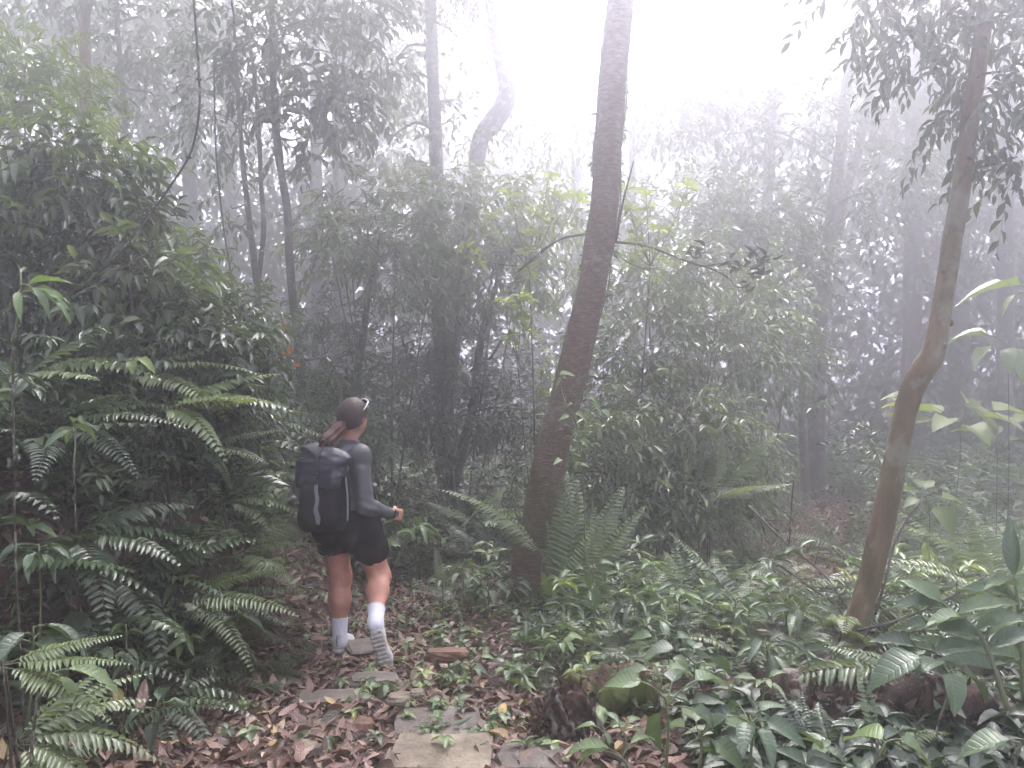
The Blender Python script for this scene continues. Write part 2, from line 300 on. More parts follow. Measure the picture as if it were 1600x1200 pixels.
# ------------------------------------------------------------------ plant builders
L1 = leaf_t(1, bend=.2, fold=.5); L1D = leaf_t(1, bend=.45, fold=.6)
L3 = leaf_t(3, 'lance', .3, .3); L4O = leaf_t(4, 'ovate', .3, .3); L5B = leaf_t(7, 'ovate', .38, .26, wav=.5, seed=2); L6L = leaf_t(8, 'lance', .42, .3, wav=.35, seed=4)
L5V = leaf_t(5, 'obov', .25, .3); L6S = leaf_t(7, 'strap', .55, .35)
LDEAD = [leaf_t(6, 'ovate' if s % 2 else 'lance', b, f * .55, wav=.3, curl=c, seed=s) for b, f, c, s in ((.15, .5, .5, 1), (-.2, -.3, .6, 2), (.4, .7, .2, 3), (-.35, .2, -.5, 4), (.05, -.5, .3, 5), (.25, .1, .9, 6))]
def frond_t(n=20, wid=.36, bend=.4, bip=False, fwd=.35, droop=.15, pw=.055, s0=.16, seed=0, seg=3, taper=.75):
    r = R(seed); mb = MB(); s = np.linspace(s0, .985, n)
    def C(t): t = np.asarray(t, float); return np.stack([.03 * np.sin(3 * t + seed), t - .22 * bend * t ** 3, -bend * t ** 2.1], -1)
    P = C(s); T = nrm(C(s + .01) - C(s - .01)); N = nrm(np.cross([1, 0, 0], T))
    prof = np.minimum(1, (s - s0 + .06) / .22) ** .8 * np.clip((1.03 - s) / taper, 0, 1) ** .8; prof /= prof.max()
    for sg in (-1, 1):
        D = nrm(np.array([[sg, 0, 0]]) + T * fwd - N * droop * (0.6 + .8 * r.rand(n, 1)) + r.normal(0, .045, (n, 3))); Lp = wid * .5 * prof * (1 + r.normal(0, .05, n))
        NN = nrm(N + r.normal(0, .12, (n, 3)))
        if not bip:
            batch(leaf_t(seg, 'strap' if seg > 2 else 'lance', .18, .25) if seg > 1 else L1, P, D, NN, Lp, pw * (.45 + .55 * prof), .5 + r.normal(0, .06, n), mb)
        else:
            for i in range(n):
                k = max(3, int(11 * prof[i])); q = np.linspace(.08, .97, k)[:, None]; X = nrm(np.cross(D[i], NN[i])); pp = P[i] + D[i] * Lp[i] * q - N[i] * Lp[i] * .12 * q ** 2
                ll = wid * .115 * (.35 + .65 * prof[i]) * (1.05 - q[:, 0]) ** .6
                for s2 in (-1, 1): batch(L1, pp, X * s2 + D[i] * .5, NN[i], ll, ll * .55, .5 + r.normal(0, .06, k), mb)
                sticks(P[i], P[i] + D[i] * Lp[i] * .95, .004, mb, .2)
    t = np.linspace(0, .97, 9); sticks(C(t[:-1]), C(t[1:]), np.linspace(.011, .004, 8), mb, .25)
    return np.concatenate(mb.V), np.concatenate(mb.F), np.concatenate(mb.A)
FR = {'sword': [frond_t(26, .36, b, seed=i, seg=3, pw=.032, droop=.12) for i, b in enumerate((.18, .38, .58))],
      'broad': [frond_t(19, .46, b, seed=i + 3, seg=4, pw=.052, fwd=.5, droop=.10) for i, b in enumerate((.2, .4, .6))],
      'feather': [frond_t(18, .46, b, bip=True, seed=i + 6, fwd=.4, taper=.85) for i, b in enumerate((.2, .42, .65))],
      'simple': [frond_t(15, .36, b, seed=i + 9, seg=1, pw=.07) for i, b in enumerate((.35, .7))]}
FRM = {}
def frond_mesh(kind, i, m):
    k = (kind, i, m.name)
    if k not in FRM:
        V, F, U = FR[kind][i]; FRM[k] = MB().add(V, F, U + [0, 0, 0]).mesh('frond', m)
    return FRM[k]
def fern(loc, n, L, kind='sword', m=None, label='', seed=0, elev=(35, 70), az=None, group='ferns of the forest floor', spec=None):
    """spec: explicit list of (azimuth deg from +Y clockwise, elevation deg, length)."""
    r = R(seed + 77); m = m or M_FERN; e = empty('fern', loc, label, 'fern', group)
    if spec is None:
        a0 = r.uniform(0, 360); spec = []
        for i in range(n):
            a = (a0 + 360 * i / n + r.normal(0, 14)) if az is None else r.uniform(*az); spec.append((a, r.uniform(*elev), L * r.uniform(.72, 1.1)))
    for a, el, l in spec:
        i = 0 if el > 55 else r.randint(len(FR[kind])); link('frond', frond_mesh(kind, i, m), e, (0, 0, 0), (radians(el), radians(r.normal(0, 9)), -radians(a)), (l * r.uniform(.9, 1.1), l, l))
    gap = float(loc[2]) - float(H(loc[0], loc[1]))
    if gap > .08:                       # bare stalks carry a raised crown of fronds down to the soil
        mb = MB()
        for q in range(4): o = r.normal(0, .05, 2); tube([np.array([*o, -gap - .04]), np.array([*(o * .8), -gap * .5]), np.array([*(o * .15), .02])], [.006, .005, .004], mb, seg=5, m=8, tone=.2)
        mb.obj('stem', M_STEM, e)
    return e
UP = np.array([0, 0, 1.])
def sprays(mbl, P, D, length, k, lL, lW, tm, rng, droop=.35, tone=.5, tvar=.12, curve=.25, side=.8, vary=.35, mbt=None, tw=.006, flat=1.0):
    n = len(P); length = np.broadcast_to(length, (n,)); D = nrm(D); S = nrm(np.cross(D, UP + rng.normal(0, .25 * (2 - flat), (n, 3))))
    st = tone + rng.normal(0, tvar, n); st = np.broadcast_to(st, (n,))
    s = (np.arange(k) + .6) / k; sg = np.where(np.arange(k) % 2, 1., -1.)
    pos = P[:, None] + D[:, None] * (length[:, None] * s)[..., None]; pos[..., 2] -= curve * length[:, None] * s[None] ** 2
    ld = D[:, None] * .6 + S[:, None] * (sg * side)[None, :, None]; ld[:, -1] = D * 1.2
    ld = nrm(ld + rng.normal(0, .22, ld.shape)); ld[..., 2] -= droop * rng.uniform(.4, 1.5, ld.shape[:2])
    N = UP + rng.normal(0, vary, (n, k, 3))
    sz = rng.uniform(.65, 1.2, (n, k)) * (1 - .3 * np.abs(s - .45))[None]
    batch(tm, pos.reshape(-1, 3), ld.reshape(-1, 3), N.reshape(-1, 3), (sz * lL).ravel(), (sz * lW).ravel(), (st[:, None] + rng.normal(0, .07, (n, k))).ravel(), mbl)
    if mbt is not None:
        q = P + D * length[:, None]; q[:, 2] -= curve * length; mid = P + D * length[:, None] * .5; mid[:, 2] -= curve * length * .25
        sticks(P, mid, tw, mbt); sticks(mid, q, tw * .6, mbt)
def whorls(mbl, P, D, k, lL, lW, tm, rng, tone=.6, up=.35, mbt=None, stem=.12):
    """A rosette of leaves at each tip P."""
    n = len(P); D = nrm(D); X = nrm(np.cross(D, [.3, .5, .2])); Y = np.cross(D, X); a = (np.arange(k) * 2.4)[None] + rng.uniform(0, 6.28, (n, 1))
    ld = np.cos(a)[..., None] * X[:, None] + np.sin(a)[..., None] * Y[:, None] + D[:, None] * (up * rng.uniform(.2, 1.8, (n, k)))[..., None]
    sz = rng.uniform(.7, 1.15, (n, k)); pos = P[:, None] - D[:, None] * (rng.uniform(0, .3, (n, k)) * lL)[..., None]
    batch(tm, pos.reshape(-1, 3), ld.reshape(-1, 3), (D[:, None] + rng.normal(0, .2, (n, k, 3))).reshape(-1, 3), (sz * lL).ravel(), (sz * lW).ravel(), (tone + rng.normal(0, .1, (n, k))).ravel(), mbl)
    if mbt is not None: sticks(P - D * stem, P, .006, mbt)
def ell(c, rad, n, rng, shell=.5):
    d = nrm(rng.normal(size=(n, 3))); return np.asarray(c) + d * (rng.uniform(0, 1, (n, 1)) ** (1 / 3 * (1 - shell) + .05)) * np.asarray(rad), d
def pblob(x, y, d, rx, ry, rd, n):     # ellipsoid written in photo pixels at distance d
    return px(x, y, d), np.array([rx / FPX * d, rd, ry / FPX * d]), n
def near_on(C, p):
    return C[np.argmin(((C - p) ** 2).sum(1) + 2.0 * np.maximum(0, C[:, 2] - p[2]) ** 2)]
def foliage(parent, off, blobs, C, m, seed, k=11, lL=.11, lW=.035, tm=None, length=.38, droop=.35, tone=.5, limb=.02, barkm=None, tw=.006, side=.8, part='crown', whorl=0, vary=.35, twigs=True, outw=.8, tvar=.12, shell=.5, curve=.25):
    rng = R(seed); fl = MB(); br = MB(); tm = tm or L1
    for c, rad, n in blobs:
        if C is not None:
            a = near_on(C, c); md = (a + c) / 2 + np.array([0, 0, .12 * np.linalg.norm(c - a)]) + rng.normal(0, .05, 3); tube([a, md, c], [limb, limb * .75, limb * .4], br, seg=5, m=7, rough=.05, seed=seed)
        P, d = ell(c, rad, n, rng, shell); D = nrm(d * outw + rng.normal(0, .45, (n, 3)) + [0, 0, -.05]); ln = length * rng.uniform(.7, 1.2, n)
        if whorl: whorls(fl, P + D * length * .5, nrm(D + [0, 0, .5]), whorl, lL, lW, tm, rng, tone, mbt=br, stem=length * .7)
        else: sprays(fl, P, D, ln, k, lL, lW, tm, rng, droop, tone, tvar=tvar, side=side, mbt=br if twigs else None, tw=tw, vary=vary, curve=curve)
        if twigs:
            q = slice(None, None, 2); sticks(P[q], P[q] + (c - P[q]) * .55 - [0, 0, .04], tw * 1.3, br)
    nf = sum(len(q) for q in fl.F); fl.V += br.V; fl.A += br.A; fl.F += [q + fl.n for q in br.F]; f = fl.obj(part, m, parent, off)
    if br.n:
        f.data.materials.append(barkm or M_STEM); mi = np.zeros(len(f.data.polygons), np.int32); mi[nf:] = 1; f.data.polygons.foreach_set('material_index', mi)
    return f
def trunk_pts(pts):                    # [(px, py, distance, width px)] bottom to top -> centres and radii
    return np.array([px(a, b, d) for a, b, d, w in pts]), np.array([w / FPX * d / 2 for a, b, d, w in pts])
def tree(label, pts, m, seed, group=None, cat='tree', seg=12, rough=.035, sink=.35, name='tree', mm=None):
    P, r = trunk_pts(pts); g = float(H(P[0, 0], P[0, 1])); low = P[0].copy(); T = nrm(P[0] - P[1]); 
    if P[0, 2] > g - .1: low = P[0] + T * min(3.0, (P[0, 2] - g + .15) / max(.3, -T[2])); P = np.vstack([low, P]); r = np.concatenate([[r[0] * 1.15], r])
    e = empty(name, (low[0], low[1], float(H(low[0], low[1]))), label, cat, group); mb = MB(); C = tube(P, r, mb, seg, m=mm or max(30, len(P) * 7), rough=rough, seed=seed)
    mb.obj('trunk', m, e, e.location); return e, C
def off(e): return np.array(e.location)
# ------------------------------------------------------------------ trees
# the leaning trunk in the middle
e, C = tree('thick red-brown tree trunk leaning beside the path with moss round its base', [(826, 925, 6.5, 66), (832, 880, 6.5, 62), (842, 820, 6.5, 56), (851, 760, 6.5, 54), (866, 690, 6.5, 52), (882, 630, 6.5, 50), (897, 570, 6.5, 48), (914, 500, 6.5, 46), (926, 440, 6.5, 45), (937, 380, 6.5, 46), (944, 320, 6.5, 45), (949, 250, 6.5, 43), (953, 180, 6.5, 44), (959, 100, 6.5, 43), (968, 20, 6.5, 42), (976, -60, 6.5, 41), (985, -220, 6.55, 38), (1000, -420, 6.6, 33), (1010, -650, 6.6, 28)], M_BARK1, 1, seg=28, rough=.03, mm=190)
mb = MB(); b0 = off(e)
for a, l, w in ((-2.6, .34, .07), (-1.2, .30, .06), (.3, .35, .07), (1.5, .3, .05), (2.7, .28, .06)):
    q = C[0] + np.array([cos(a), sin(a), 0]) * l; tube([C[0] + [0, 0, .42], C[0] + (q - C[0]) * .42 + [0, 0, .27], [q[0], q[1], float(H(q[0], q[1])) - .04]], [w, w * .95, w * .45], mb, seg=9, m=12, rough=.1, seed=int(a * 10 + 50))
mb.obj('root', M_BARK1, e, b0)
foliage(e, b0, [(np.array([1.2, 6.5, 7.4]), np.array([1.6, 1.5, .8]), 170), (np.array([.2, 5.6, 8.0]), np.array([1.4, 1.3, .7]), 150)], C, M_LEAF, 11, lL=.13, lW=.045, limb=.05)
mb = MB(); tube([px(962, 378, 6.45), px(1008, 384, 6.3), px(1078, 410, 6.2), px(1112, 420, 6.15), px(1140, 436, 6.1), px(1150, 448, 6.1), px(1180, 448, 6.05)], [.012, .010, .009, .007, .006, .005, .003], mb, seg=6, m=40, rough=.08)
tube([px(1100, 416, 6.15), px(1135, 411, 6.1), px(1175, 418, 6.05), px(1200, 425, 6.0)], [.006, .005, .004, .002], mb, seg=5, m=20)
tube([px(960, 395, 6.45), px(985, 412, 6.35), px(1010, 420, 6.3), px(1040, 417, 6.3)], [.006, .005, .004, .002], mb, seg=5, m=16)
tube([px(962, 380, 6.45), px(970, 330, 6.4), px(990, 252, 6.35)], [.013, .011, .005], mb, seg=6, m=14)
tube([px(915, 366, 6.5), px(880, 372, 6.4), px(850, 390, 6.3), px(820, 415, 6.2), px(800, 432, 6.2)], [.011, .010, .009, .008, .005], mb, seg=6, m=30)
mb.obj('bare_branch', M_STEM, e, b0)
mb = MB(); rr = R(5)
for x, y, n in ((1085, 395, 7), (1098, 388, 5), (1140, 410, 5), (1178, 405, 9), (1192, 412, 9), (1200, 400, 6), (1155, 420, 4), (1190, 430, 6), (1175, 440, 5)):
    p = np.repeat(px(x, y, 6.1)[None], n, 0) + rr.normal(0, .02, (n, 3)); batch(LDEAD[x % 6], p, rr.normal(0, 1, (n, 3)) * [1, .6, .9], rr.normal(0, 1, (n, 3)), rr.uniform(.06, .12, n), rr.uniform(.022, .04, n), rr.uniform(0, 1, n), mb)
mb.obj('withered_leaves', M_DEAD, e, b0)
# small climbing leaves on the leaning trunk
mb = MB(); n = 90; s = rr.uniform(.25, .72, n); idx = (s * (len(C) - 1)).astype(int); sd = np.where(rr.rand(n) < .72, 1, -1); rad = np.interp(s, [0, 1], [.165, .09])
P = C[idx] + np.stack([sd * rad * .98, -rr.uniform(0, .5, n) * rad, rr.uniform(-.03, .03, n)], -1)
batch(L4O, P, np.stack([sd * rr.uniform(.3, 1, n), -rr.rand(n), rr.uniform(-1, .4, n)], -1), np.stack([sd * .5, -1 + 0 * s, .5 + 0 * s], -1) + rr.normal(0, .3, (n, 3)), rr.uniform(.025, .06, n), rr.uniform(.018, .04, n), rr.uniform(.2, .8, n), mb)
for sdd in (1, -1):
    q = C[60:160:6] + np.stack([sdd * np.linspace(.128, .110, 17) + .012 * np.sin(np.arange(17) * 1.7), -.05 + 0 * np.arange(17), 0 * np.arange(17)], -1); tube(q, .006, mb, seg=5, m=60, tone=.1)
tag(mb.obj('climbing_vine', M_LEAF, None, C[60]), 'thin creeper with tiny leaves running up the edges of the leaning trunk', 'vine')
# the bent trunk on the right
e, C = tree('slim smooth brown tree trunk with a sharp bend, leafy overhead', [(1328, 1015, 4.9, 36.5), (1338, 975, 4.9, 35.7), (1352, 930, 4.9, 34.8), (1366, 875, 4.9, 34.8), (1380, 815, 4.9, 36.5), (1392, 755, 4.9, 35.7), (1403, 700, 4.9, 33.1), (1412, 655, 4.9, 33.1), (1424, 612, 4.9, 34.8), (1444, 575, 4.9, 36.5), (1459, 550, 4.9, 34.8), (1467, 510, 4.9, 30.4), (1475, 460, 4.9, 28.7), (1483, 410, 4.9, 28.7), (1492, 350, 4.9, 28.7), (1503, 285, 4.9, 27.0), (1512, 220, 4.9, 26.1), (1523, 140, 4.9, 25.2), (1534, 60, 4.9, 24.4), (1545, -20, 4.9, 23.5), (1562, -150, 4.9, 21.8), (1580, -350, 4.9, 19.1)], M_BARK2, 2, seg=24, rough=.025, mm=190)
b0 = off(e); V, F = cubesphere(5)
for i, a in ((60, .2), (83, -1.9), (97, -1.2), (104, -.4), (118, -2.4), (131, -.9), (150, -2.0), (168, -.6)): MB().add(C[i] + np.array([cos(a), sin(a), 0]) * .066 + nrm(V) * [.016, .014, .022], F).obj('knot', M_BARK2, e, b0)
foliage(e, b0, [pblob(1470, 20, 4.9, 90, 60, .5, 34), pblob(1345, -25, 5.0, 55, 60, .4, 26), pblob(1500, 150, 4.9, 60, 60, .35, 15), pblob(1585, 110, 4.7, 45, 110, .4, 34), pblob(1520, 195, 5.1, 50, 30, .3, 8), pblob(1590, 245, 4.8, 22, 40, .25, 7), pblob(1440, 60, 5.2, 50, 45, .3, 15), pblob(1570, -60, 4.9, 160, 60, .7, 70)], C, M_LEAF, 21, k=10, lL=.11, lW=.044, tm=L3, length=.33, droop=.6, tone=.45, limb=.012, tw=.004, curve=.5, side=.65)
# sapling left of the middle
e, C = tree('crooked slender grey sapling with drooping leaf tufts, left of the walker', [(476, 665, 8.5, 15), (472, 600, 8.5, 14), (466, 540, 8.5, 14), (458, 470, 8.5, 13), (452, 400, 8.5, 13), (449, 330, 8.5, 12), (438, 260, 8.5, 12), (431, 200, 8.5, 12), (427, 130, 8.5, 11), (425, 60, 8.5, 10), (424, -30, 8.5, 9), (420, -150, 8.5, 7)], M_BARKG, 3, group='slender saplings')
foliage(e, off(e), [pblob(470, 60, 8.5, 45, 60, .5, 16), pblob(545, 90, 8.5, 60, 70, .6, 32), pblob(560, 30, 8.3, 50, 50, .5, 24), pblob(500, 150, 8.5, 45, 40, .4, 24), pblob(390, 60, 8.6, 55, 70, .5, 30), pblob(470, 215, 8.6, 50, 30, .4, 20), pblob(590, 150, 8.5, 25, 25, .3, 8), pblob(520, -60, 8.5, 130, 50, 1, 60)], C, M_LEAF2, 31, k=9, lL=.17, lW=.065, length=.4, droop=.4, limb=.012, tone=.35, tm=L3)
e, C = tree('thin forked sapling with small leaves between the shrub and the crooked sapling', [(414, 650, 9, 11), (410, 560, 9, 11), (404, 470, 9, 10), (396, 400, 9, 10), (388, 330, 9, 9), (380, 260, 9, 8), (372, 150, 9, 6), (366, 40, 9, 5)], M_BARKG, 4, group='slender saplings')
foliage(e, off(e), [pblob(345, 150, 9, 50, 60, .5, 28), pblob(350, 60, 9, 60, 50, .5, 26), pblob(360, 320, 9, 35, 40, .4, 10), pblob(330, 215, 9.4, 45, 30, .4, 16)], C, M_LEAF2, 41, k=9, lL=.14, lW=.05, length=.38, droop=.6, limb=.01, tone=.4)
e, C = tree('second thin stem curving up just left of the crooked sapling', [(404, 440, 9.3, 8), (412, 360, 9.3, 8), (408, 290, 9.3, 7), (404, 200, 9.3, 7), (398, 120, 9.3, 6), (380, 20, 9.3, 5)], M_BARKG, 5, group='slender saplings')
foliage(e, off(e), [pblob(430, 180, 9.3, 40, 50, .4, 16), pblob(400, 90, 9.3, 40, 40, .4, 16)], C, M_LEAF2, 51, k=8, lL=.14, lW=.05, length=.35, droop=.6, limb=.008, tone=.4)
# straight trunks standing back in the haze
FAR = [
 ('pale upright trunk rising behind the big dark shrub', [(126, 260, 12, 20), (127, 200, 12, 17), (133, 120, 12, 16), (132, 60, 12, 17), (131, -40, 12, 15), (130, -200, 12, 13)], M_BARK2, [(140, -120, 12, 170, 60, 1.2, 70), (40, -40, 12, 90, 50, 1.0, 45)]),
 ('straight pale trunk rising through the thicket between the crooked sapling and the leaning trunk', [(694, 640, 11.5, 30), (690, 560, 11.5, 27), (686, 450, 11.5, 24), (684, 350, 11.5, 22), (681, 250, 11.5, 21), (678, 150, 11.5, 20), (674, 50, 11.5, 20), (671, -60, 11.5, 19), (668, -240, 11.5, 16)], M_BARKG, [(640, -110, 11.5, 150, 60, 1.3, 90), (720, -90, 11, 90, 50, 1.2, 60), (620, 90, 12, 50, 60, 1.0, 40), (725, 70, 12.5, 35, 60, .8, 24), (610, 215, 12, 60, 35, 1.0, 34), (730, 190, 12.5, 30, 40, .7, 14)]),
 ('swollen hooked trunk curving like a question mark in the bright haze', [(735, 330, 12.5, 22), (745, 250, 12.5, 24), (752, 215, 12.5, 28), (770, 192, 12.5, 33), (787, 165, 12.5, 31), (792, 140, 12.5, 27), (786, 105, 12.5, 25), (776, 60, 12.5, 23), (770, 10, 12.5, 22), (768, -60, 12.5, 22), (764, -170, 12.5, 20)], M_BARKG, [(740, -70, 12.5, 110, 55, 1.2, 90), (800, -20, 12.5, 40, 25, .8, 16)]),
 ('dark straight trunk standing beyond the fork-topped stem at the clearing edge', [(1275, 690, 15, 28), (1277, 600, 15, 25), (1282, 500, 15, 22), (1292, 400, 15, 20), (1303, 310, 15, 19), (1314, 230, 15, 18), (1322, 140, 15, 17), (1331, 60, 15, 16), (1338, -40, 15, 14)], M_BARKG, [(1330, -40, 15, 130, 90, 1.5, 170), (1250, 330, 15, 60, 40, .9, 40), (1250, 200, 14, 90, 60, 1.2, 70), (1130, 210, 14, 90, 50, 1.2, 60), (1360, 300, 14, 80, 60, 1.2, 60)]),
 ('thin forked stem just left of the dark straight trunk', [(1255, 690, 14, 13), (1253, 640, 14, 12), (1256, 590, 14, 11), (1266, 560, 14, 9), (1276, 540, 14, 7), (1290, 510, 14, 4)], M_BARKG, [(1230, 520, 14, 40, 30, .5, 22)]),
 ('ghostly upright trunk with a branch, faint in the brightest haze right of the gap', [(1200, 300, 19, 17), (1206, 200, 19, 16), (1212, 100, 19, 15), (1218, -20, 19, 14), (1222, -150, 19, 12)], M_BARKG, [(1180, -20, 16, 120, 70, 2.0, 130), (1130, 110, 16, 110, 60, 1.5, 110), (1040, 170, 16, 80, 40, 1.5, 60)]),
 ('thin ghostly stem beside the faint upright trunk in the bright haze', [(1196, 270, 18, 6), (1197, 180, 18, 5), (1198, 60, 18, 5), (1199, -60, 18, 4)], M_BARKG, [(1230, 60, 18, 70, 60, 1.2, 60)]),
 ('slanting pair-like trunk leaning to the right behind the bent tree', [(1325, 290, 17, 15), (1342, 230, 17, 14), (1352, 170, 17, 13), (1375, 110, 17, 11), (1400, 70, 17, 9), (1430, 30, 17, 7)], M_BARKG, [(1420, 120, 17, 110, 90, 1.6, 190), (1440, 250, 18, 80, 80, 1.5, 140)]),
 ('broad pale trunk half lost in fog left of the bent tree', [(1424, 640, 19, 30), (1425, 500, 19, 27), (1427, 350, 19, 25), (1428, 200, 19, 24), (1432, 50, 19, 22), (1434, -100, 19, 20)], M_BARKG, [(1430, -60, 19, 150, 90, 2, 120)]),
 ('fog-dimmed trunk right of the bent tree', [(1500, 640, 20, 34), (1498, 480, 20, 30), (1496, 320, 20, 28), (1490, 150, 20, 26), (1488, 0, 20, 24), (1486, -100, 20, 22)], M_BARKG, [(1530, 330, 20, 100, 110, 2, 200), (1480, 60, 20, 120, 90, 2, 150)]),
 ('thin faint trunk in the misty opening beside the crooked sapling', [(527, 500, 16, 11), (526, 400, 16, 10), (525, 280, 16, 9), (523, 160, 16, 9), (522, 40, 16, 8), (520, -80, 16, 7)], M_BARKG, [(560, -40, 16, 130, 70, 1.6, 150), (620, 90, 16, 60, 80, 1.3, 90)]),
 ('grey trunk deep in the misty opening behind the crooked sapling', [(497, 560, 19, 22), (496, 400, 19, 20), (494, 250, 19, 18), (492, 80, 19, 17), (490, -80, 19, 15)], M_BARKG, [(470, 180, 19, 80, 90, 1.5, 120), (500, 310, 19, 70, 40, 1.2, 60)]),
 ('grey trunk deep in the mist right of the crooked sapling', [(538, 560, 21, 20), (537, 400, 21, 18), (536, 250, 21, 17), (535, 80, 21, 15), (535, -80, 21, 14)], M_BARKG, [(600, 250, 20, 70, 80, 1.5, 110)]),
 ('slim faint stem between the pale upright trunk and the hanging liana', [(205, 330, 13, 10), (198, 240, 13, 9), (192, 140, 13, 8), (184, 50, 13, 8), (181, -60, 13, 7), (178, -150, 13, 6)], M_BARKG, [(230, 40, 13, 80, 60, 1.2, 70), (250, 150, 13.5, 60, 50, 1, 60)]),
 ('trunk faint in the fog below the hanging liana', [(300, 560, 19, 26), (299, 400, 19, 24), (296, 250, 19, 22), (292, 80, 19, 20), (290, -80, 19, 19)], M_BARKG, [(240, 100, 18, 120, 90, 1.6, 170), (300, -30, 17, 120, 50, 1.6, 110)]),
 ('far trunk seen faintly between the fork of thin saplings', [(362, 560, 22, 20), (362, 400, 22, 19), (360, 200, 22, 18), (358, 0, 22, 16)], M_BARKG, [(350, 160, 21, 90, 100, 2, 120)]),
 ('leaning bare-looking trunk with dark bark in the shade behind the walker', [(560, 580, 9.5, 12), (568, 520, 9.5, 11), (576, 460, 9.5, 9), (586, 410, 9.5, 8), (594, 370, 9.5, 6)], M_STEM, None),
 ('dark slanting stem deep in the central thicket', [(728, 680, 10.5, 16), (742, 620, 10.5, 15), (750, 540, 10.5, 12), (768, 470, 10.5, 9), (790, 400, 10.5, 6)], M_STEM, None),
 ('trunk faint beyond the left shoulder of the leaning tree', [(900, 330, 20, 13), (897, 200, 20, 12), (896, 60, 20, 11), (895, -60, 20, 10)], M_BARKG, [(870, 200, 14.5, 70, 45, 1.2, 50), (850, 110, 15, 40, 40, 1, 16)]),
 ('hazy trunk right of the leaning tree below the bright gap', [(992, 480, 18, 10), (990, 380, 18, 9), (988, 260, 18, 9), (987, 130, 18, 8), (986, 40, 18, 6)], M_BARKG, [(1040, 170, 14.5, 90, 50, 1.4, 80), (1100, 90, 14.5, 80, 50, 1.2, 50)]),
 ('far trunk at the right border of the photo behind the big hazy leaves', [(1570, 640, 16, 26), (1571, 480, 16, 24), (1572, 320, 16, 22), (1575, 150, 16, 20), (1577, -40, 16, 18)], M_BARKG, [(1590, 330, 16, 90, 60, 1.5, 90)]),
]
for i, (lab, pts, m, bl) in enumerate(FAR):
    e, C = tree(lab, pts, m, 60 + i, group='trunks standing back in the haze')
    if bl: foliage(e, off(e), [pblob(*b) for b in bl], C, M_FAR, 80 + i, k=9, lL=.19, lW=.075, length=.55, droop=.5, limb=.03, tone=.5, tw=.008)

# ------------------------------------------------------------------ shrubs and small understorey trees
def shrub(label, base, blobs, m=None, seed=0, name='shrub', cat='shrub', stems=5, group=None, r0=.018, **kw):
    x, y = base; g = G(x, y); e = empty(name, g, label, cat, group); rng = R(seed); mb = MB(); Cs = []
    blobs = [(c, rad, max(4, int(n * kw.get('dens', 1)))) for c, rad, n in blobs]
    for k in range(stems):
        c, rad, n = blobs[k % len(blobs)]; tip = c + rad * rng.uniform(-.4, .5, 3); q = g + np.array([*rng.normal(0, .06, 2), -.05])
        Cs.append(tube([q, q * .6 + tip * .4 + [*rng.normal(0, .08, 2), .1], tip], [r0, r0 * .8, r0 * .4], mb, seg=6, m=14, rough=.06, seed=seed + k))
    mb.obj('stem', kw.get('barkm') or M_STEM, e, g); kw.pop('dens', 0); foliage(e, g, blobs, np.vstack(Cs), m or M_LEAF, seed, part='foliage', **kw); return e
shrub('big dark bushy shrub with dense hanging leaves under the pale upright trunk', (px(150, 0, 5.3)[0], 5.3), [pblob(150, 290, 5.3, 75, 65, .4, 110), pblob(95, 370, 5.2, 95, 80, .5, 150), pblob(185, 390, 5.2, 75, 75, .45, 120), pblob(140, 470, 5.2, 110, 70, .5, 140), pblob(40, 330, 5.3, 60, 80, .4, 80)], M_LEAF, 101, dens=.62, k=11, lL=.12, lW=.038, tm=L3, length=.3, tone=.42, droop=.4, stems=7, r0=.012)
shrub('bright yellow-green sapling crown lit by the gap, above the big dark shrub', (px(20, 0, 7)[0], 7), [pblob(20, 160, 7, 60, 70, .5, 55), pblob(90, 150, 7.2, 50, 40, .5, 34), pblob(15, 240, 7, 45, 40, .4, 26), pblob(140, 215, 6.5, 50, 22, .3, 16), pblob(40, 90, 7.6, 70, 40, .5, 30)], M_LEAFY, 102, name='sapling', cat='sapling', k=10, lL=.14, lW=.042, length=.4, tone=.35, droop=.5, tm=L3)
shrub('rounded dark shrub hanging over the bank left of the crooked sapling', (px(330, 0, 5.0)[0], 5.0), [pblob(320, 520, 5.0, 75, 35, .35, 70), pblob(350, 560, 4.9, 65, 35, .35, 60), pblob(290, 580, 4.9, 60, 45, .3, 60), pblob(385, 550, 5, 35, 28, .25, 20), pblob(230, 560, 5.0, 70, 55, .4, 80), pblob(330, 630, 4.9, 80, 40, .35, 70)], M_LEAF, 103, k=11, lL=.10, lW=.04, tm=L3, length=.25, tone=.4, droop=.5)
shrub('loose pale shrub in front of the misty opening, above the rounded dark shrub', (px(320, 0, 6.2)[0], 6.2), [pblob(300, 440, 6.2, 60, 35, .4, 30), pblob(350, 480, 6.2, 60, 30, .4, 30), pblob(270, 390, 6.2, 50, 40, .4, 26), pblob(400, 500, 6.4, 40, 30, .3, 18)], M_LEAF2, 104, k=10, lL=.10, lW=.035, tm=L3, length=.32, tone=.55)
shrub('tangled low shrub of small pale leaves behind the walker and the crooked sapling', (px(500, 0, 8.6)[0], 8.6), [pblob(500, 560, 8.8, 80, 50, .6, 90), pblob(450, 610, 8.6, 80, 45, .6, 80), pblob(560, 620, 8.4, 60, 50, .5, 70), pblob(400, 640, 7.6, 60, 50, .5, 60), pblob(500, 500, 9.2, 60, 25, .5, 40), pblob(480, 670, 7.8, 90, 45, .5, 80)], M_LEAF2, 105, k=11, lL=.11, lW=.036, length=.35, tone=.35)
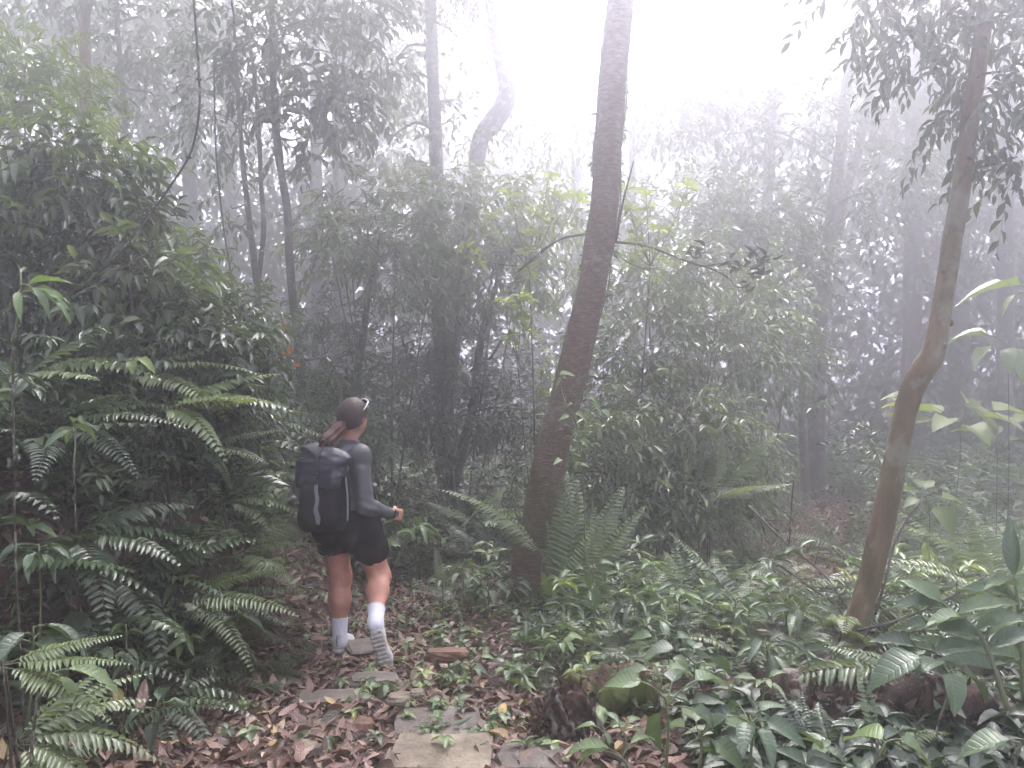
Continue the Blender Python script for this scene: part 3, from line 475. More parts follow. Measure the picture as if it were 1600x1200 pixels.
shrub('layered dark shrub spreading flat leaf sprays above the walker', (px(600, 0, 9.5)[0], 9.5), [pblob(530, 300, 9.5, 50, 35, .6, 40), pblob(560, 400, 9.5, 90, 40, .7, 130), pblob(620, 340, 9.6, 60, 45, .7, 80), pblob(520, 370, 9.4, 45, 28, .6, 40), pblob(640, 430, 9.4, 70, 40, .7, 100)], M_LEAF2, 106, dens=.5, k=10, lL=.17, lW=.055, vary=.25, length=.45, tone=.6, droop=.45, limb=.012)
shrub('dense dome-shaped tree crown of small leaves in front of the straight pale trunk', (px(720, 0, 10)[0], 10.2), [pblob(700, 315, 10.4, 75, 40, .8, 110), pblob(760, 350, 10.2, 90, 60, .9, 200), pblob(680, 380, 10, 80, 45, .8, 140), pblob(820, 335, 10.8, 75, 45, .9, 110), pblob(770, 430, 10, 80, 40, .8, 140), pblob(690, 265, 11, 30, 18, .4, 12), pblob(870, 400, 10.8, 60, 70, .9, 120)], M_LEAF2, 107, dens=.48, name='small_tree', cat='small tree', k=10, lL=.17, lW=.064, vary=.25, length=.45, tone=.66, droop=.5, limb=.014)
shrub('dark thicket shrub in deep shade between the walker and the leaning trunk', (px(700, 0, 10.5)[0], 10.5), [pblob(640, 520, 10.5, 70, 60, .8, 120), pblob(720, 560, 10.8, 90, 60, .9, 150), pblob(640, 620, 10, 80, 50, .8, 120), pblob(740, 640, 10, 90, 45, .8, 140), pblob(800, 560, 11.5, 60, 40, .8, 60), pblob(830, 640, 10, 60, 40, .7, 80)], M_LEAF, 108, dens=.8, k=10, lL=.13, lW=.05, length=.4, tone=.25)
shrub('mounded shrub with layered drooping sprays right of the leaning trunk', (px(1050, 0, 9)[0], 9.0), [pblob(1000, 450, 9.4, 80, 50, .8, 150), pblob(1080, 430, 9.6, 90, 45, .8, 160), pblob(1150, 470, 9.8, 80, 50, .8, 150), pblob(1010, 540, 9, 90, 45, .8, 160), pblob(1120, 550, 9.2, 90, 50, .8, 160), pblob(960, 600, 8.6, 60, 60, .7, 110), pblob(1215, 560, 10.5, 60, 40, .7, 60), pblob(1240, 470, 11, 50, 40, .7, 40)], M_LEAF2, 109, dens=.5, k=11, lL=.155, lW=.055, vary=.22, length=.5, tone=.45, droop=.4, limb=.012)
shrub('low dark shrub at the foot of the mounded shrub with arching sprays', (px(1050, 0, 8)[0], 8.0), [pblob(960, 680, 8, 60, 50, .6, 110), pblob(1040, 650, 8.2, 80, 50, .7, 150), pblob(1110, 690, 8.2, 80, 50, .7, 140), pblob(1000, 750, 7.8, 80, 50, .6, 140), pblob(1090, 770, 7.9, 80, 50, .6, 140), pblob(1150, 760, 8.0, 35, 35, .4, 36), pblob(900, 740, 7.6, 50, 60, .5, 70)], M_LEAF2, 110, dens=.62, k=10, lL=.15, lW=.042, vary=.25, length=.42, tone=.6, droop=.45)
shrub('hazy far shrub behind the mounded shrub, toward the dark straight trunk', (px(1200, 0, 12.5)[0], 12.5), [pblob(1080, 330, 12.5, 90, 45, 1, 110), pblob(1170, 350, 12.8, 90, 50, 1, 120), pblob(1230, 420, 13, 60, 60, 1, 90), pblob(1130, 400, 12, 80, 50, 1, 90), pblob(1200, 560, 13, 60, 60, 1, 80)], M_LEAF2, 111, k=11, lL=.17, lW=.06, length=.5, tone=.45, limb=.014)
# yellow-green shoots catching the light
def shoots(label, base, tips, seed, k=9, lL=.15, lW=.05, m=None, name='sapling', st=.012):
    g = G(*base); e = empty(name, g, label, 'sapling', 'yellow-green saplings'); mb = MB(); fl = MB(); rng = R(seed)
    root = g + [0, 0, .0]; P = np.array([px(*t) for t in tips]); c = P.mean(0) - [0, 0, .55]; tube([root - [0, 0, .05], (root + c) / 2 + [*rng.normal(0, .08, 2), 0], c], [st, st * .8, st * .6], mb, seg=6, m=16)
    for p in P: tube([c, (c * .4 + p * .6) - [0, 0, .08], p], [st * .5, st * .4, st * .25], mb, seg=5, m=9)
    D = nrm(P - c + [0, 0, .5]); whorls(fl, P, D, k, lL, lW, L5V, rng, .55, .45)
    Q = np.repeat(P, 2, 0) - np.repeat(D, 2, 0) * rng.uniform(.12, .4, (2 * len(P), 1)); whorls(fl, Q, nrm(rng.normal(0, 1, Q.shape) + [0, 0, .8]), 4, lL * .9, lW * .9, L5V, rng, .4, .4)
    mb.obj('stem', M_STEM, e, g); fl.obj('foliage', m or M_LEAFY, e, g); return e
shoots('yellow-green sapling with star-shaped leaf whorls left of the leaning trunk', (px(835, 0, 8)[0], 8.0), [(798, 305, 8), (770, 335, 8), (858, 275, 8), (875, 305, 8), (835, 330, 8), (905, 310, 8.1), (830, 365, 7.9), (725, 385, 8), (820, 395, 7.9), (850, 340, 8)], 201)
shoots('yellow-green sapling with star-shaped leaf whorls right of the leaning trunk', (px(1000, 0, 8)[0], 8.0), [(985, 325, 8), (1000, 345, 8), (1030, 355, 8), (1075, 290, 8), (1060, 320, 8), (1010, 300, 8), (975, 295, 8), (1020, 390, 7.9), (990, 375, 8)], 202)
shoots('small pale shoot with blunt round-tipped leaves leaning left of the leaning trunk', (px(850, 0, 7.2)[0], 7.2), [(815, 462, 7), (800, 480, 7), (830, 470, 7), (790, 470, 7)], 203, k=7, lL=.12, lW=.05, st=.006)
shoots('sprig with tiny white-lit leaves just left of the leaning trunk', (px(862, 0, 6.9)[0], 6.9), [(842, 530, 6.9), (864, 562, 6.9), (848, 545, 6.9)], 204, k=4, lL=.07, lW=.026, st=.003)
# scarlet leaves far left of the walker
g = G(px(440, 0, 8)[0], 8); e = empty('sapling', g, 'thin sapling with a few orange-red leaves near the crooked sapling', 'sapling'); mb = MB(); fl = MB(); rng = R(7)
tube([g, g + [.03, 0, .6], px(438, 552, 8)], [.008, .007, .004], mb, seg=6, m=10); batch(L4O, np.array([px(438, 552, 8), px(446, 550, 8), px(456, 550, 7.9), px(434, 505, 8), px(441, 512, 8), px(470, 570, 8)]), rng.normal(0, 1, (6, 3)) * [1, .4, .8], rng.normal(0, .5, (6, 3)) - [0, 1, 0], .10, .055, rng.uniform(0, 1, 6), fl)
tube([px(438, 552, 8), px(436, 530, 8), px(437, 508, 8)], [.004, .004, .003], mb, seg=5, m=8); mb.obj('stem', M_STEM, e, g); fl.obj('foliage', M_ORANGE, e, g)

# ------------------------------------------------------------------ lianas
def liana(label, pts, w, seed, m=None, sag=0):
    P, r = trunk_pts([(a, b, d, w) for a, b, d in pts]); mb = MB(); tube(P, r, mb, seg=7, m=len(P) * 10, rough=.05, seed=seed); return tag(mb.obj('liana', m or M_VINE, None, P[0]), label, 'liana', 'hanging lianas')
o = liana('long dark liana hanging from above and slanting down across the big shrub', [(300, -60, 4.6), (304, 20, 4.6), (309, 80, 4.6), (311, 123, 4.6), (312, 160, 4.6), (307, 205, 4.6), (295, 245, 4.6), (270, 285, 4.5), (235, 335, 4.5), (195, 385, 4.4), (150, 430, 4.4), (90, 470, 4.3)], 3.6, 1)
V, F = cubesphere(4)
for p in (px(311, 124, 4.6), px(295, 246, 4.6)): MB().add(p + nrm(V) * [.017, .014, .01], F).obj('node', M_VINE, o, o.location)
liana('short dark vine end dangling right of the long liana', [(360, -60, 4.8), (362, 0, 4.8), (365, 20, 4.8), (366, 36, 4.8)], 3.4, 2)
liana('thread-thin liana hanging between the long liana and the thin saplings', [(334, 100, 7.5), (337, 225, 7.5), (342, 290, 7.5), (350, 360, 7.5), (358, 410, 7.5), (367, 478, 7.5)], 2.8, 3)
liana('pale thin vine stretched from the big shrub to the upper edge of the bank', [(48, 495, 3.9), (110, 465, 3.9), (150, 445, 4.0), (180, 425, 4.1), (230, 395, 4.2), (270, 370, 4.3)], 2.2, 4, M_BARKG)

shrub('pale-leaved shrub poking through the right flank of the big dark shrub', (px(210, 0, 4.9)[0], 4.9), [pblob(225, 420, 4.9, 45, 45, .3, 14), pblob(190, 470, 4.9, 60, 50, .3, 20), pblob(265, 470, 5, 45, 45, .3, 16), pblob(120, 250, 5, 70, 45, .3, 16)], M_LEAF2, 121, k=8, lL=.17, lW=.055, tm=L3, length=.35, tone=.6, droop=.5, stems=3)
shrub('lime-green sprays coloured for the light on top of the big dark shrub', (px(70, 0, 5.2)[0], 5.2), [pblob(60, 265, 5.0, 60, 35, .3, 18), pblob(130, 225, 5.0, 40, 22, .3, 12), pblob(20, 330, 4.9, 35, 50, .3, 12)], M_LEAFY, 122, k=8, lL=.12, lW=.045, tm=L3, length=.3, tone=.05, droop=.4, stems=3)  # lime leaf colour paints the light on the dark shrub's top
# ------------------------------------------------------------------ canopy and side woods added out of view to block light, plus far woods
def canopy():  # leaf roof added out of view to darken the near mist and floor
    rng = R(900); mb = MB(); N = 15000
    P = np.stack([rng.uniform(-17, 17, N), rng.uniform(-8, 17, N), rng.uniform(0, 1, N)], -1)
    P[:, 2] = 8.2 + P[:, 2] * 1.6
    n = vnoise(P * [1, 1, 0], .8, 4, 3); keep = (n > np.where(P[:, 1] < 7, np.where(P[:, 0] < -1.2, -.05, .35), np.where(P[:, 1] < 13, np.where(P[:, 0] < .8, -.35, np.where(P[:, 0] > 2.2, .75, .1)), -.2))) & (P[:, 2] > CAMZ + .54 * P[:, 1] + .3)
    P = P[keep]; k = len(P); batch(L1, P, rng.normal(0, 1, (k, 3)) * [1, 1, .4], UP + rng.normal(0, .4, (k, 3)), rng.uniform(.3, .6, k), rng.uniform(.14, .26, k), rng.uniform(.2, .8, k), mb)
    N = 16000; P = np.stack([rng.uniform(-24, 24, N), rng.uniform(9, 26, N), rng.uniform(9.6, 14.2, N)], -1)
    n = vnoise(P * [1, 1, 0], .6, 14, 3); gapx = np.abs(P[:, 0] - .12 * P[:, 1] + .6); P = P[(n > np.where((P[:, 0] > 2) & (P[:, 1] < 17), .5, -.6)) & (P[:, 2] > CAMZ + .54 * P[:, 1]) & (gapx > 3.2)]
    k = len(P); batch(L1, P, rng.normal(0, 1, (k, 3)) * [1, 1, .4], UP + rng.normal(0, .4, (k, 3)), rng.uniform(.4, .7, k), rng.uniform(.18, .3, k), rng.uniform(.2, .8, k), mb)
    tag(mb.obj('added_shade_canopy', M_LEAF), 'unseen leafy roof added above the path to shade mist and floor', None, None, 'stuff')
canopy()
def woods():
    rng = R(901); mb = MB(); N = 150000
    # unseen side and back masses added to limit light, plus far foliage wall
    y = np.where(rng.rand(N) < .35, rng.uniform(-9, 17, N), rng.uniform(17, 29, N)); x = rng.uniform(-30, 30, N); z = rng.uniform(0, 1, N) ** 1.0 * 13.6
    fr = np.abs(x) > np.maximum(4.5, .72 * y + 2.8); pxx = 800 + x / np.maximum(y, 1) * FPX; far = (y > 21.5 - 3.0 * sst(np.abs(pxx - 950), 200, 520)) & (y > 1)
    dist = np.hypot(x, y); back = (y < -3)
    keep = ((fr & (rng.rand(N) < .55)) | far | back)
    # the sky gap above the path
    pyy = 600 - (z - CAMZ) / np.maximum(y, 1) * FPX
    edge = 50 + 40 * np.sin(pxx * .013) + 30 * np.sin(pxx * .037)
    gap = (y > 15) & (pxx > 790) & (pxx < 1130) & (pyy < edge)
    P = np.stack([x, y, z], -1); n = vnoise(P, .75, 8, 3) + .35 * vnoise(P, 2.1, 12, 1)
    keep &= ~gap & (n > np.where(far, -.36 - 3.0 * (z < 6), -.2)) & (z > 0)
    P = P[keep]; P[:, 2] += H(P[:, 0], P[:, 1]); k = len(P)
    s = np.where(P[:, 1] > 16, rng.uniform(.35, .62, k), rng.uniform(.3, .5, k))
    batch(L1D, P, rng.normal(0, 1, (k, 3)) * [1, 1, .5] - [0, 0, .3], UP + rng.normal(0, .5, (k, 3)), s, s * .4, rng.uniform(.15, .85, k), mb)
    tag(mb.obj('woods_and_light_screen', M_FAR), 'far forest foliage in white mist, with unseen side masses added to block light', None, None, 'stuff')
woods()

# ------------------------------------------------------------------ leaf litter on the path and floor
def litter():
    rng = R(300); mb = MB()
    ST = np.array([[px(u, v, d)[0], d] for u, v, d in ((684, 1136, 3.62), (690, 1196, 3.26), (510, 1132, 3.66), (470, 1194, 3.3), (520, 1085, 3.95), (560, 1010, 4.75), (628, 1088, 3.8), (655, 1094, 3.78), (566, 1136, 3.6), (697, 1023, 4.35))]); SR = np.array([.24, .24, .06, .05, .07, .08, .05, .05, .06, .08])
    def put(x, y, L, tone, lift=.02):
        ok = (np.hypot(x[:, None] - ST[:, 0], y[:, None] - ST[:, 1]) > SR * 1.0).all(1) | (rng.rand(len(x)) < .06); x, y, L, tone = x[ok], y[ok], L[ok] * .86, tone[ok]
        n = len(x); P = np.stack([x, y, H(x, y) + rng.uniform(.0, lift, n)], -1); i = rng.randint(0, 6, n); a = rng.uniform(0, 6.28, n); fl = rng.rand(n)
        D = np.stack([np.cos(a), np.sin(a), rng.normal(0, .12, n)], -1); N = UP + rng.normal(0, .24, (n, 3))
        for j in range(6):
            q = i == j
            if q.any(): batch(LDEAD[j], P[q], D[q], N[q], L[q], L[q] * rng.uniform(.32, .5, q.sum()), tone[q], mb)
    t = rng.uniform(0, 1, 26000); q = PATH[(t * (len(PATH) - 1)).astype(int)]; w = .62 + .25 * np.sin(t * 40); o = rng.normal(0, 1, (26000, 2)) * w[:, None] * .62
    x, y = (q + o).T; m = (y > .8) & (y < 16); x, y = x[m], y[m]; n = len(x); put(x, y, rng.uniform(.035, .125, n), np.clip(rng.normal(.55, .2, n), 0, 1), .045)
    n = 5200; x = rng.uniform(-2.6, .7, n); y = rng.uniform(2.3, 4.1, n); put(x, y, rng.uniform(.05, .155, n), np.clip(rng.normal(.54, .2, n), 0, 1), .06)
    n = 9000; x = rng.uniform(-5, 7, n); y = rng.uniform(2, 12, n); put(x, y, rng.uniform(.07, .14, n), np.clip(rng.normal(.45, .2, n), 0, 1), .03)
    n = 6500; y = rng.uniform(6.2, 13.2, n); x = .405 * y - .06 + rng.normal(0, .40, n); put(x, y, rng.uniform(.07, .15, n), np.clip(rng.normal(.74, .14, n), 0, 1), .05)
    tag(mb.obj('fallen_leaves', M_LITTER), 'curled brown and reddish dead leaves carpeting the path', None, None, 'stuff')
litter()

# ------------------------------------------------------------------ undergrowth that nobody could count
def herbs(P, rng, mb, h, lL, lW, k=6, tm=L1, tone=.5, up=.25):
    n = len(P); hh = h * rng.uniform(.3, 1.5, n); tip = P + np.stack([rng.normal(0, .15, n) * hh, rng.normal(0, .15, n) * hh, hh], -1); sticks(P, tip, .005, mb, .1)
    D = nrm(tip - P)
    for lev in (1.0, .62):
        c = P + (tip - P) * lev; kk = k if lev == 1 else max(3, k - 2); a = (np.arange(kk) * 6.283 / kk)[None] + rng.uniform(0, 6.28, (n, 1)) + rng.normal(0, .25, (n, kk))
        ld = np.stack([np.cos(a), np.sin(a), up + rng.normal(0, .3, a.shape)], -1); sz = rng.uniform(.6, 1.2, (n, kk)) * (hh / h)[:, None] ** .4
        batch(tm, np.repeat(c, kk, 0), ld.reshape(-1, 3), UP + rng.normal(0, .25, (n * kk, 3)), (sz * lL).ravel(), (sz * lW).ravel(), np.clip(tone + np.repeat(rng.normal(0, .22, n), kk) + rng.normal(0, .08, n * kk), 0, 1), mb)
def scat(n, x0, x1, y0, y1, rng, pd, frust=True):
    x = rng.uniform(x0, x1, n); y = y0 + (y1 - y0) * rng.uniform(0, 1, n) ** .8; keep = ~clearing(x, y); keep &= pdist(x, y) > pd + .12 * vnoise(np.stack([x, y, 0 * x], -1), 2.5, 6, 2)
    if frust: keep &= np.abs(x) < .75 * y + 1.2
    x, y = x[keep], y[keep]; return np.stack([x, y, H(x, y)], -1)
rng = R(400); mb = MB()
P = scat(3400, .0, 5, 2.2, 6.5, rng, .62); P = P[rng.rand(len(P)) < np.interp(P[:, 1], [4.4, 5.5], [1, .55])]; P = P[vnoise(P * [1, 1, 0], 2.7, 62, 3) > -.15]; P = P[(rng.rand(len(P)) < np.interp(P[:, 1], [3.4, 5], [.12, .8]))]; herbs(P, rng, mb, .09, .068, .032, 6, L4O, .5)
P = scat(2300, .0, 5, 2.2, 7, rng, .7); P = P[rng.rand(len(P)) < np.interp(P[:, 1], [4.4, 5.5], [1, .5])]; P = P[vnoise(P * [1, 1, 0], 2.2, 61, 3) > -.1]; P = P[(rng.rand(len(P)) < np.interp(P[:, 1], [3.6, 5.5], [.06, .7]))]; herbs(P, rng, mb, .17, .12, .030, 5, L3, .42, .35)
P = scat(420, .8, 3.2, 2.5, 3.7, rng, .5); herbs(P, rng, mb, .13, .12, .055, 5, L4O, .12, .1)  # dark leaf tone stands in for the black shadow in this corner
P = scat(90, .3, 5, 4.6, 7, rng, .7); herbs(P, rng, mb, .34, .13, .04, 6, L3, .62, .3)
tag(mb.obj('ground_cover', M_HERB), 'low green herbs covering the floor right of the path', None, None, 'stuff')
mb = MB(); P = scat(9000, -1, 13, 6.2, 15, rng, .7); P = P[~((P[:, 1] > 9) & (pdist(P[:, 0], P[:, 1]) < 1.3))]; herbs(P, rng, mb, .14, .13, .042, 6, L1, .55)
P = scat(5000, -12, 12, 10, 24, rng, .6); herbs(P, rng, mb, .5, .2, .07, 6, L1, .55); tag(mb.obj('far_ground_cover', M_HERB), 'misty low undergrowth stretching back around the far bend', None, None, 'stuff')
mb = MB(); P = scat(2600, -6, -.9, 2.6, 9, rng, .62); P = P[(P[:, 1] > 3.75) | (P[:, 0] < -2.2)]; herbs(P, rng, mb, .3, .12, .038, 6, L3, .4, .2)
P = scat(1400, -6, -.2, 5.5, 10, rng, .6); herbs(P, rng, mb, .4, .11, .045, 6, L3, .45, .2)
tag(mb.obj('bank_ground_cover', M_HERB), 'dark leafy herbs crowding the bank left of the path', None, None, 'stuff')
def fernmass(P, rng, kind, L, nf, mb, el=(.3, 1.3), tone=0):
    for i, tm in enumerate(FR[kind]):
        q = P[i::len(FR[kind])]; n = len(q) * nf; a = rng.uniform(0, 6.283, n); D = np.stack([np.cos(a), np.sin(a), rng.uniform(*el, n)], -1); l = L * rng.uniform(.55, 1.15, n)
        S = np.stack([-np.sin(a), np.cos(a), rng.normal(0, .2, n)], -1); N = np.cross(D, -S); N *= np.sign(N[:, 2:3] + 1e-6)
        batch(tm, np.repeat(q, nf, 0), D, N, l, l, tone + rng.normal(0, .1, n), mb)
mb = MB(); P = scat(150, -5.5, -1.6, 3.3, 8, rng, 1.0); P = P[P[:, 0] < -1.9 + .1 * P[:, 1]]; fernmass(P, rng, 'simple', .85, 6, mb); 
P = scat(60, -5.5, -1.6, 3.0, 6, rng, 1.05); P = P[P[:, 0] < -1.75 + .08 * P[:, 1]]; fernmass(P, rng, 'sword', .8, 5, mb, tone=-.1)
tag(mb.obj('bank_fern_undergrowth', M_FERN), 'dense tangle of ferns clothing the steep shaded bank', None, None, 'stuff')
mb = MB(); P = scat(170, .5, 11, 6.5, 14, rng, .9); fernmass(P, rng, 'simple', .8, 6, mb, tone=.1); P = scat(90, -9, 14, 12, 20, rng, .9); fernmass(P, rng, 'simple', 1.0, 6, mb, tone=.15)
P = scat(46, .7, 5.2, 4.6, 7.5, rng, .85); fernmass(P, rng, 'feather', .5, 6, mb, tone=.25); P = scat(30, 1.4, 6.2, 4.6, 9, rng, 1.0); fernmass(P, rng, 'sword', .65, 5, mb, tone=.2)
tag(mb.obj('far_fern_undergrowth', M_FERN), 'pale ferns filling the floor beyond the bent tree', None, None, 'stuff')
mb = MB(); P = scat(120, .6, 6.5, 4.5, 9.5, rng, .75); fernmass(P, rng, 'feather', .55, 6, mb, tone=0); P = scat(60, .9, 7.5, 4.7, 11, rng, .9); fernmass(P, rng, 'sword', .7, 5, mb, el=(.5, 1.6), tone=.05)
P = scat(40, -1.2, 1.6, 5.2, 8.5, rng, .6); fernmass(P, rng, 'feather', .42, 6, mb); tag(mb.obj('pale_fern_undergrowth', M_FERNL), 'feathery pale ferns mixed into the herbs on both sides of the leaning trunk', None, None, 'stuff')
# understorey leaf sprays clothing the bank between the shrubs
def bank():
    rng = R(77); mb = MB(); N = 2600; x = rng.uniform(-8, -1.5, N); y = rng.uniform(3.9, 10, N); top = np.interp(x, [-5, -3, -2.2, -1.6], [1.6, 1.1, .7, .4]) * (1 + .25 * np.sin(x * 3) * np.sin(y * 2)); z = H(x, y) + rng.uniform(.05, 1, N) * top
    P = np.stack([x, y, z], -1)[(x < -1.55 - .06 * (y - 4)) & (pdist(x, y) > .95)]; D = rng.normal(0, 1, P.shape) * [1, 1, .5] + [.4, -.5, .1]
    sprays(mb, P, D, .32, 10, .10, .034, L3, rng, .4, .42, mbt=mb, tw=.004)
    tag(mb.obj('bank_undergrowth', M_LEAF), 'tangled leafy twigs growing out of the shaded bank', None, None, 'stuff')
bank()

# ------------------------------------------------------------------ stones and rotten wood
def stone(label, c, rad, m, seed, boxy=0.0, amp=.08, cat='stone', name='stone', rot=0, group='stones of the path'):
    c = np.array(c, float); c[2] = max(c[2], float(H(c[0], c[1])) + .020 - rad[2] * (.55 if boxy > .5 else .2)) if rad[2] < .09 else c[2]
    V, F = cubesphere(18); U = nrm(V); Q = U * (1 - boxy) + V * boxy * .95; Q = Q * (1 + amp * 1.5 * vnoise(U, 2.2, seed, 3)[:, None] + amp * .8 * vnoise(U, 7, seed + 1, 2)[:, None])
    Q = Q * rad; a = radians(rot); Q = np.stack([Q[:, 0] * cos(a) - Q[:, 1] * sin(a), Q[:, 0] * sin(a) + Q[:, 1] * cos(a), Q[:, 2]], -1); return tag(MB().add(Q + c, F).obj(name, m, None, c), label, cat, group)
stone('flat grey rectangular step stone crossing the path nearest the walker', px(684, 1136, 3.62) - [0, 0, .06], (.215, .20, .075), M_ST1, 1, .88, .035, 'step stone', 'step_stone', 3, 'step stones')
stone('buff sandy step stone at the bottom edge directly below the grey step', px(690, 1196, 3.26) - [0, 0, .08], (.225, .17, .085), M_ST2, 2, .85, .04, 'step stone', 'step_stone', -2, 'step stones')
stone('small buff slab left of the grey step, half under pale leaves', px(510, 1132, 3.66) - [0, 0, .05], (.15, .09, .055), M_ST2, 3, .7, .05, 'step stone', 'step_stone', 8, 'step stones')
stone('ochre slab at the bottom edge, lower left of the buff step', px(470, 1194, 3.3) - [0, 0, .06], (.12, .10, .06), M_ST2, 4, .7, .06, 'step stone', 'step_stone', -25, 'step stones')
stone('grey slab set across the path behind the small buff slab', px(520, 1085, 3.95) - [0, 0, .05], (.20, .09, .05), M_ST1, 5, .8, .05, 'step stone', 'step_stone', 5, 'step stones')
stone('rounded rusty brown stone between the small buff slab and the grey step', px(566, 1136, 3.6) + [0, 0, 0], (.058, .05, .045), M_ST3, 6, .25, .1)
stone('pale pebble just behind the grey step, left one of two', px(622, 1092, 3.8), (.055, .045, .026), M_ST2, 7, .3, .1)
stone('pale pebble just behind the grey step, right one of two', px(652, 1084, 3.85), (.036, .032, .022), M_ST2, 8, .3, .1)
stone('flat dark stone under the walker between her shoes', px(566, 1003, 4.8) - [0, 0, .03], (.10, .14, .02), M_ST1, 9, .6, .06, rot=20)
stone('long reddish stone right of the walker\'s lifted shoe', px(697, 1023, 4.35), (.12, .05, .035), M_ST3, 10, .4, .12)
stone('broad grey rock poking out of the litter behind the lifted shoe', px(585, 1060, 4.15) - [0, 0, .02], (.15, .08, .04), M_ST1, 11, .5, .09)
stone('grey boulder edge at the bottom border, right of the buff step', px(835, 1206, 3.2) - [0, 0, .05], (.17, .14, .07), M_ST1, 12, .5, .08)
stone('mossy half-buried rock beside the path behind the leaning trunk', px(975, 893, 7.2) - [0, 0, .02], (.42, .2, .10), M_ROTM, 13, .3, .08, 'rock', 'rock', 0, 'rocks of the forest')
stone('grey flat rock in the path bend right of the leaning trunk', px(1080, 885, 7.4) - [0, 0, .03], (.35, .18, .09), M_ST1, 14, .4, .08, 'rock', 'rock', 10, 'rocks of the forest')
def log(label, P, rad, m, seed, rough=.14, name='rotten_log', bits=0):
    e = empty(name, P[0], label, 'log', 'rotten logs'); mb = MB(); C = tube(P, rad, mb, seg=26, m=60, rough=rough, seed=seed); V = mb.V[0]; V += nrm(V - V.mean(0)) * (.02 * vnoise(V, 18, seed, 3)[:, None]); mb.obj('trunk', m, e, P[0])
    if bits:
        rng = R(seed); mb = MB(); i = rng.randint(0, len(C), bits); a = rng.uniform(0, 6.28, bits); r = np.interp(i / len(C), np.linspace(0, 1, len(rad)), rad) * .95; Q = C[i] + np.stack([r * np.cos(a) * .6, r * np.cos(a), r * np.sin(a)], -1)
        batch(LDEAD[2], Q, rng.normal(0, 1, Q.shape), rng.normal(0, 1, Q.shape), rng.uniform(.02, .07, bits), rng.uniform(.012, .035, bits), rng.uniform(0, .55, bits), mb); mb.obj('bark_flakes', M_LITTER, e, P[0])['kind'] = 'stuff'
    return e
log('crumbling red-brown rotten stump right of the step stones', np.array([px(838, 1150, 3.45), px(870, 1125, 3.5), px(905, 1112, 3.6)]), (.05, .13, .11), M_ROT, 21, .3, bits=700)
log('moss-topped rotten log behind the crumbling red-brown stump', np.array([px(895, 1090, 3.75), px(960, 1080, 3.85), px(1030, 1095, 3.9)]), (.09, .13, .05), M_ROTM, 22, .16, bits=120)
log('thick dark rotten log standing in for the shaded hollow under a ledge', np.array([px(1120, 1135, 3.75), px(1210, 1105, 3.65), px(1300, 1108, 3.55), px(1390, 1100, 3.5), px(1490, 1130, 3.4), px(1620, 1150, 3.3)]), (.04, .14, .17, .15, .17, .10), M_ROT, 23, .2, bits=1100)  # added log, darkened for the shade in the hollow under the ledge
mb = MB(); rng = R(12); Q = px(985, 1045, 3.85) + rng.normal(0, 1, (260, 3)) * [.06, .035, .008]; batch(LDEAD[1], Q, rng.normal(0, 1, Q.shape), UP + rng.normal(0, .5, Q.shape), rng.uniform(.015, .035, 260), .014, rng.uniform(.6, 1.0, 260), mb)
tag(mb.obj('wood_crumbs', M_LITTER), 'heap of pinkish wood crumbs on top of the mossy log', None, None, 'stuff')
# single leaves that stand out
def deadleaf(label, x, y, d, L, W, az, tm, tone, m=None, tilt=.25, lift=.03):
    p = px(x, y, d); a = radians(az); mb = MB(); batch(tm, p[None], [[sin(a), cos(a), tilt]], [[.1, -.55, 1]], L, W, tone, mb); tag(mb.obj('fallen_leaf', m or M_LITTER, None, p), label, 'fallen leaf', 'single fallen leaves')
deadleaf('yellow-tan dead leaf lying left of the walker\'s planted shoe', 485, 1002, 4.72, .11, .05, 95, LDEAD[0], 1.0)
deadleaf('yellow curled leaf standing upright near the right end of the grey step', 783, 1120, 3.62, .085, .045, 15, LDEAD[2], 1.0, tilt=.9)
deadleaf('grey-green leaf resting on the grey step stone', 708, 1133, 3.55, .11, .03, 60, LDEAD[4], .2, M_HERB)
deadleaf('small red leaf on the left half of the grey step stone', 672, 1127, 3.57, .05, .025, -20, LDEAD[1], .5)
deadleaf('pair-less ochre leaf standing under the broad-leaf rosette on the left', 190, 1105, 3.35, .13, .05, -40, LDEAD[0], .95, tilt=.6)
deadleaf('upright tan leaf beside the ochre leaf on the left litter', 214, 1112, 3.3, .13, .045, 8, LDEAD[3], .9, tilt=1.2)
deadleaf('bleached white leaf on the small buff slab', 500, 1128, 3.6, .11, .06, 60, LDEAD[1], .05, M_BARKG)

# ------------------------------------------------------------------ ferns
def F(label, x, d, spec=None, dz=0, y=None, **k):
    base = gp(x, d, dz) if y is None else px(x, y, d)
    return fern(base, k.pop('n', 6), k.pop('L', .7), label=label, spec=spec, seed=int(x), **k)
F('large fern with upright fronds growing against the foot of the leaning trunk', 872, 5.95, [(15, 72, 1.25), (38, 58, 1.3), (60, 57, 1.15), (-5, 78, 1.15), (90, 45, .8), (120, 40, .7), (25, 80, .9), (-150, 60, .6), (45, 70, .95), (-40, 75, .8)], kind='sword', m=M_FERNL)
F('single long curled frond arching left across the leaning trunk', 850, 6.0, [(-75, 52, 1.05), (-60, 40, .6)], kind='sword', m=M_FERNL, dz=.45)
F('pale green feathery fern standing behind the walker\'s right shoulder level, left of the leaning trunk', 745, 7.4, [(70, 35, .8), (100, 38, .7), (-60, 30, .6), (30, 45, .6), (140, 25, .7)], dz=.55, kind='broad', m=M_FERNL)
F('tall misty fern with a high feathered frond at the right end of the mounded shrub', 1110, 7.2, [(62, 46, 1.1), (75, 32, 1.0), (35, 56, .9), (100, 25, .8), (-60, 40, .6), (150, 30, .7)], dz=.75, kind='sword', m=M_FERNL)
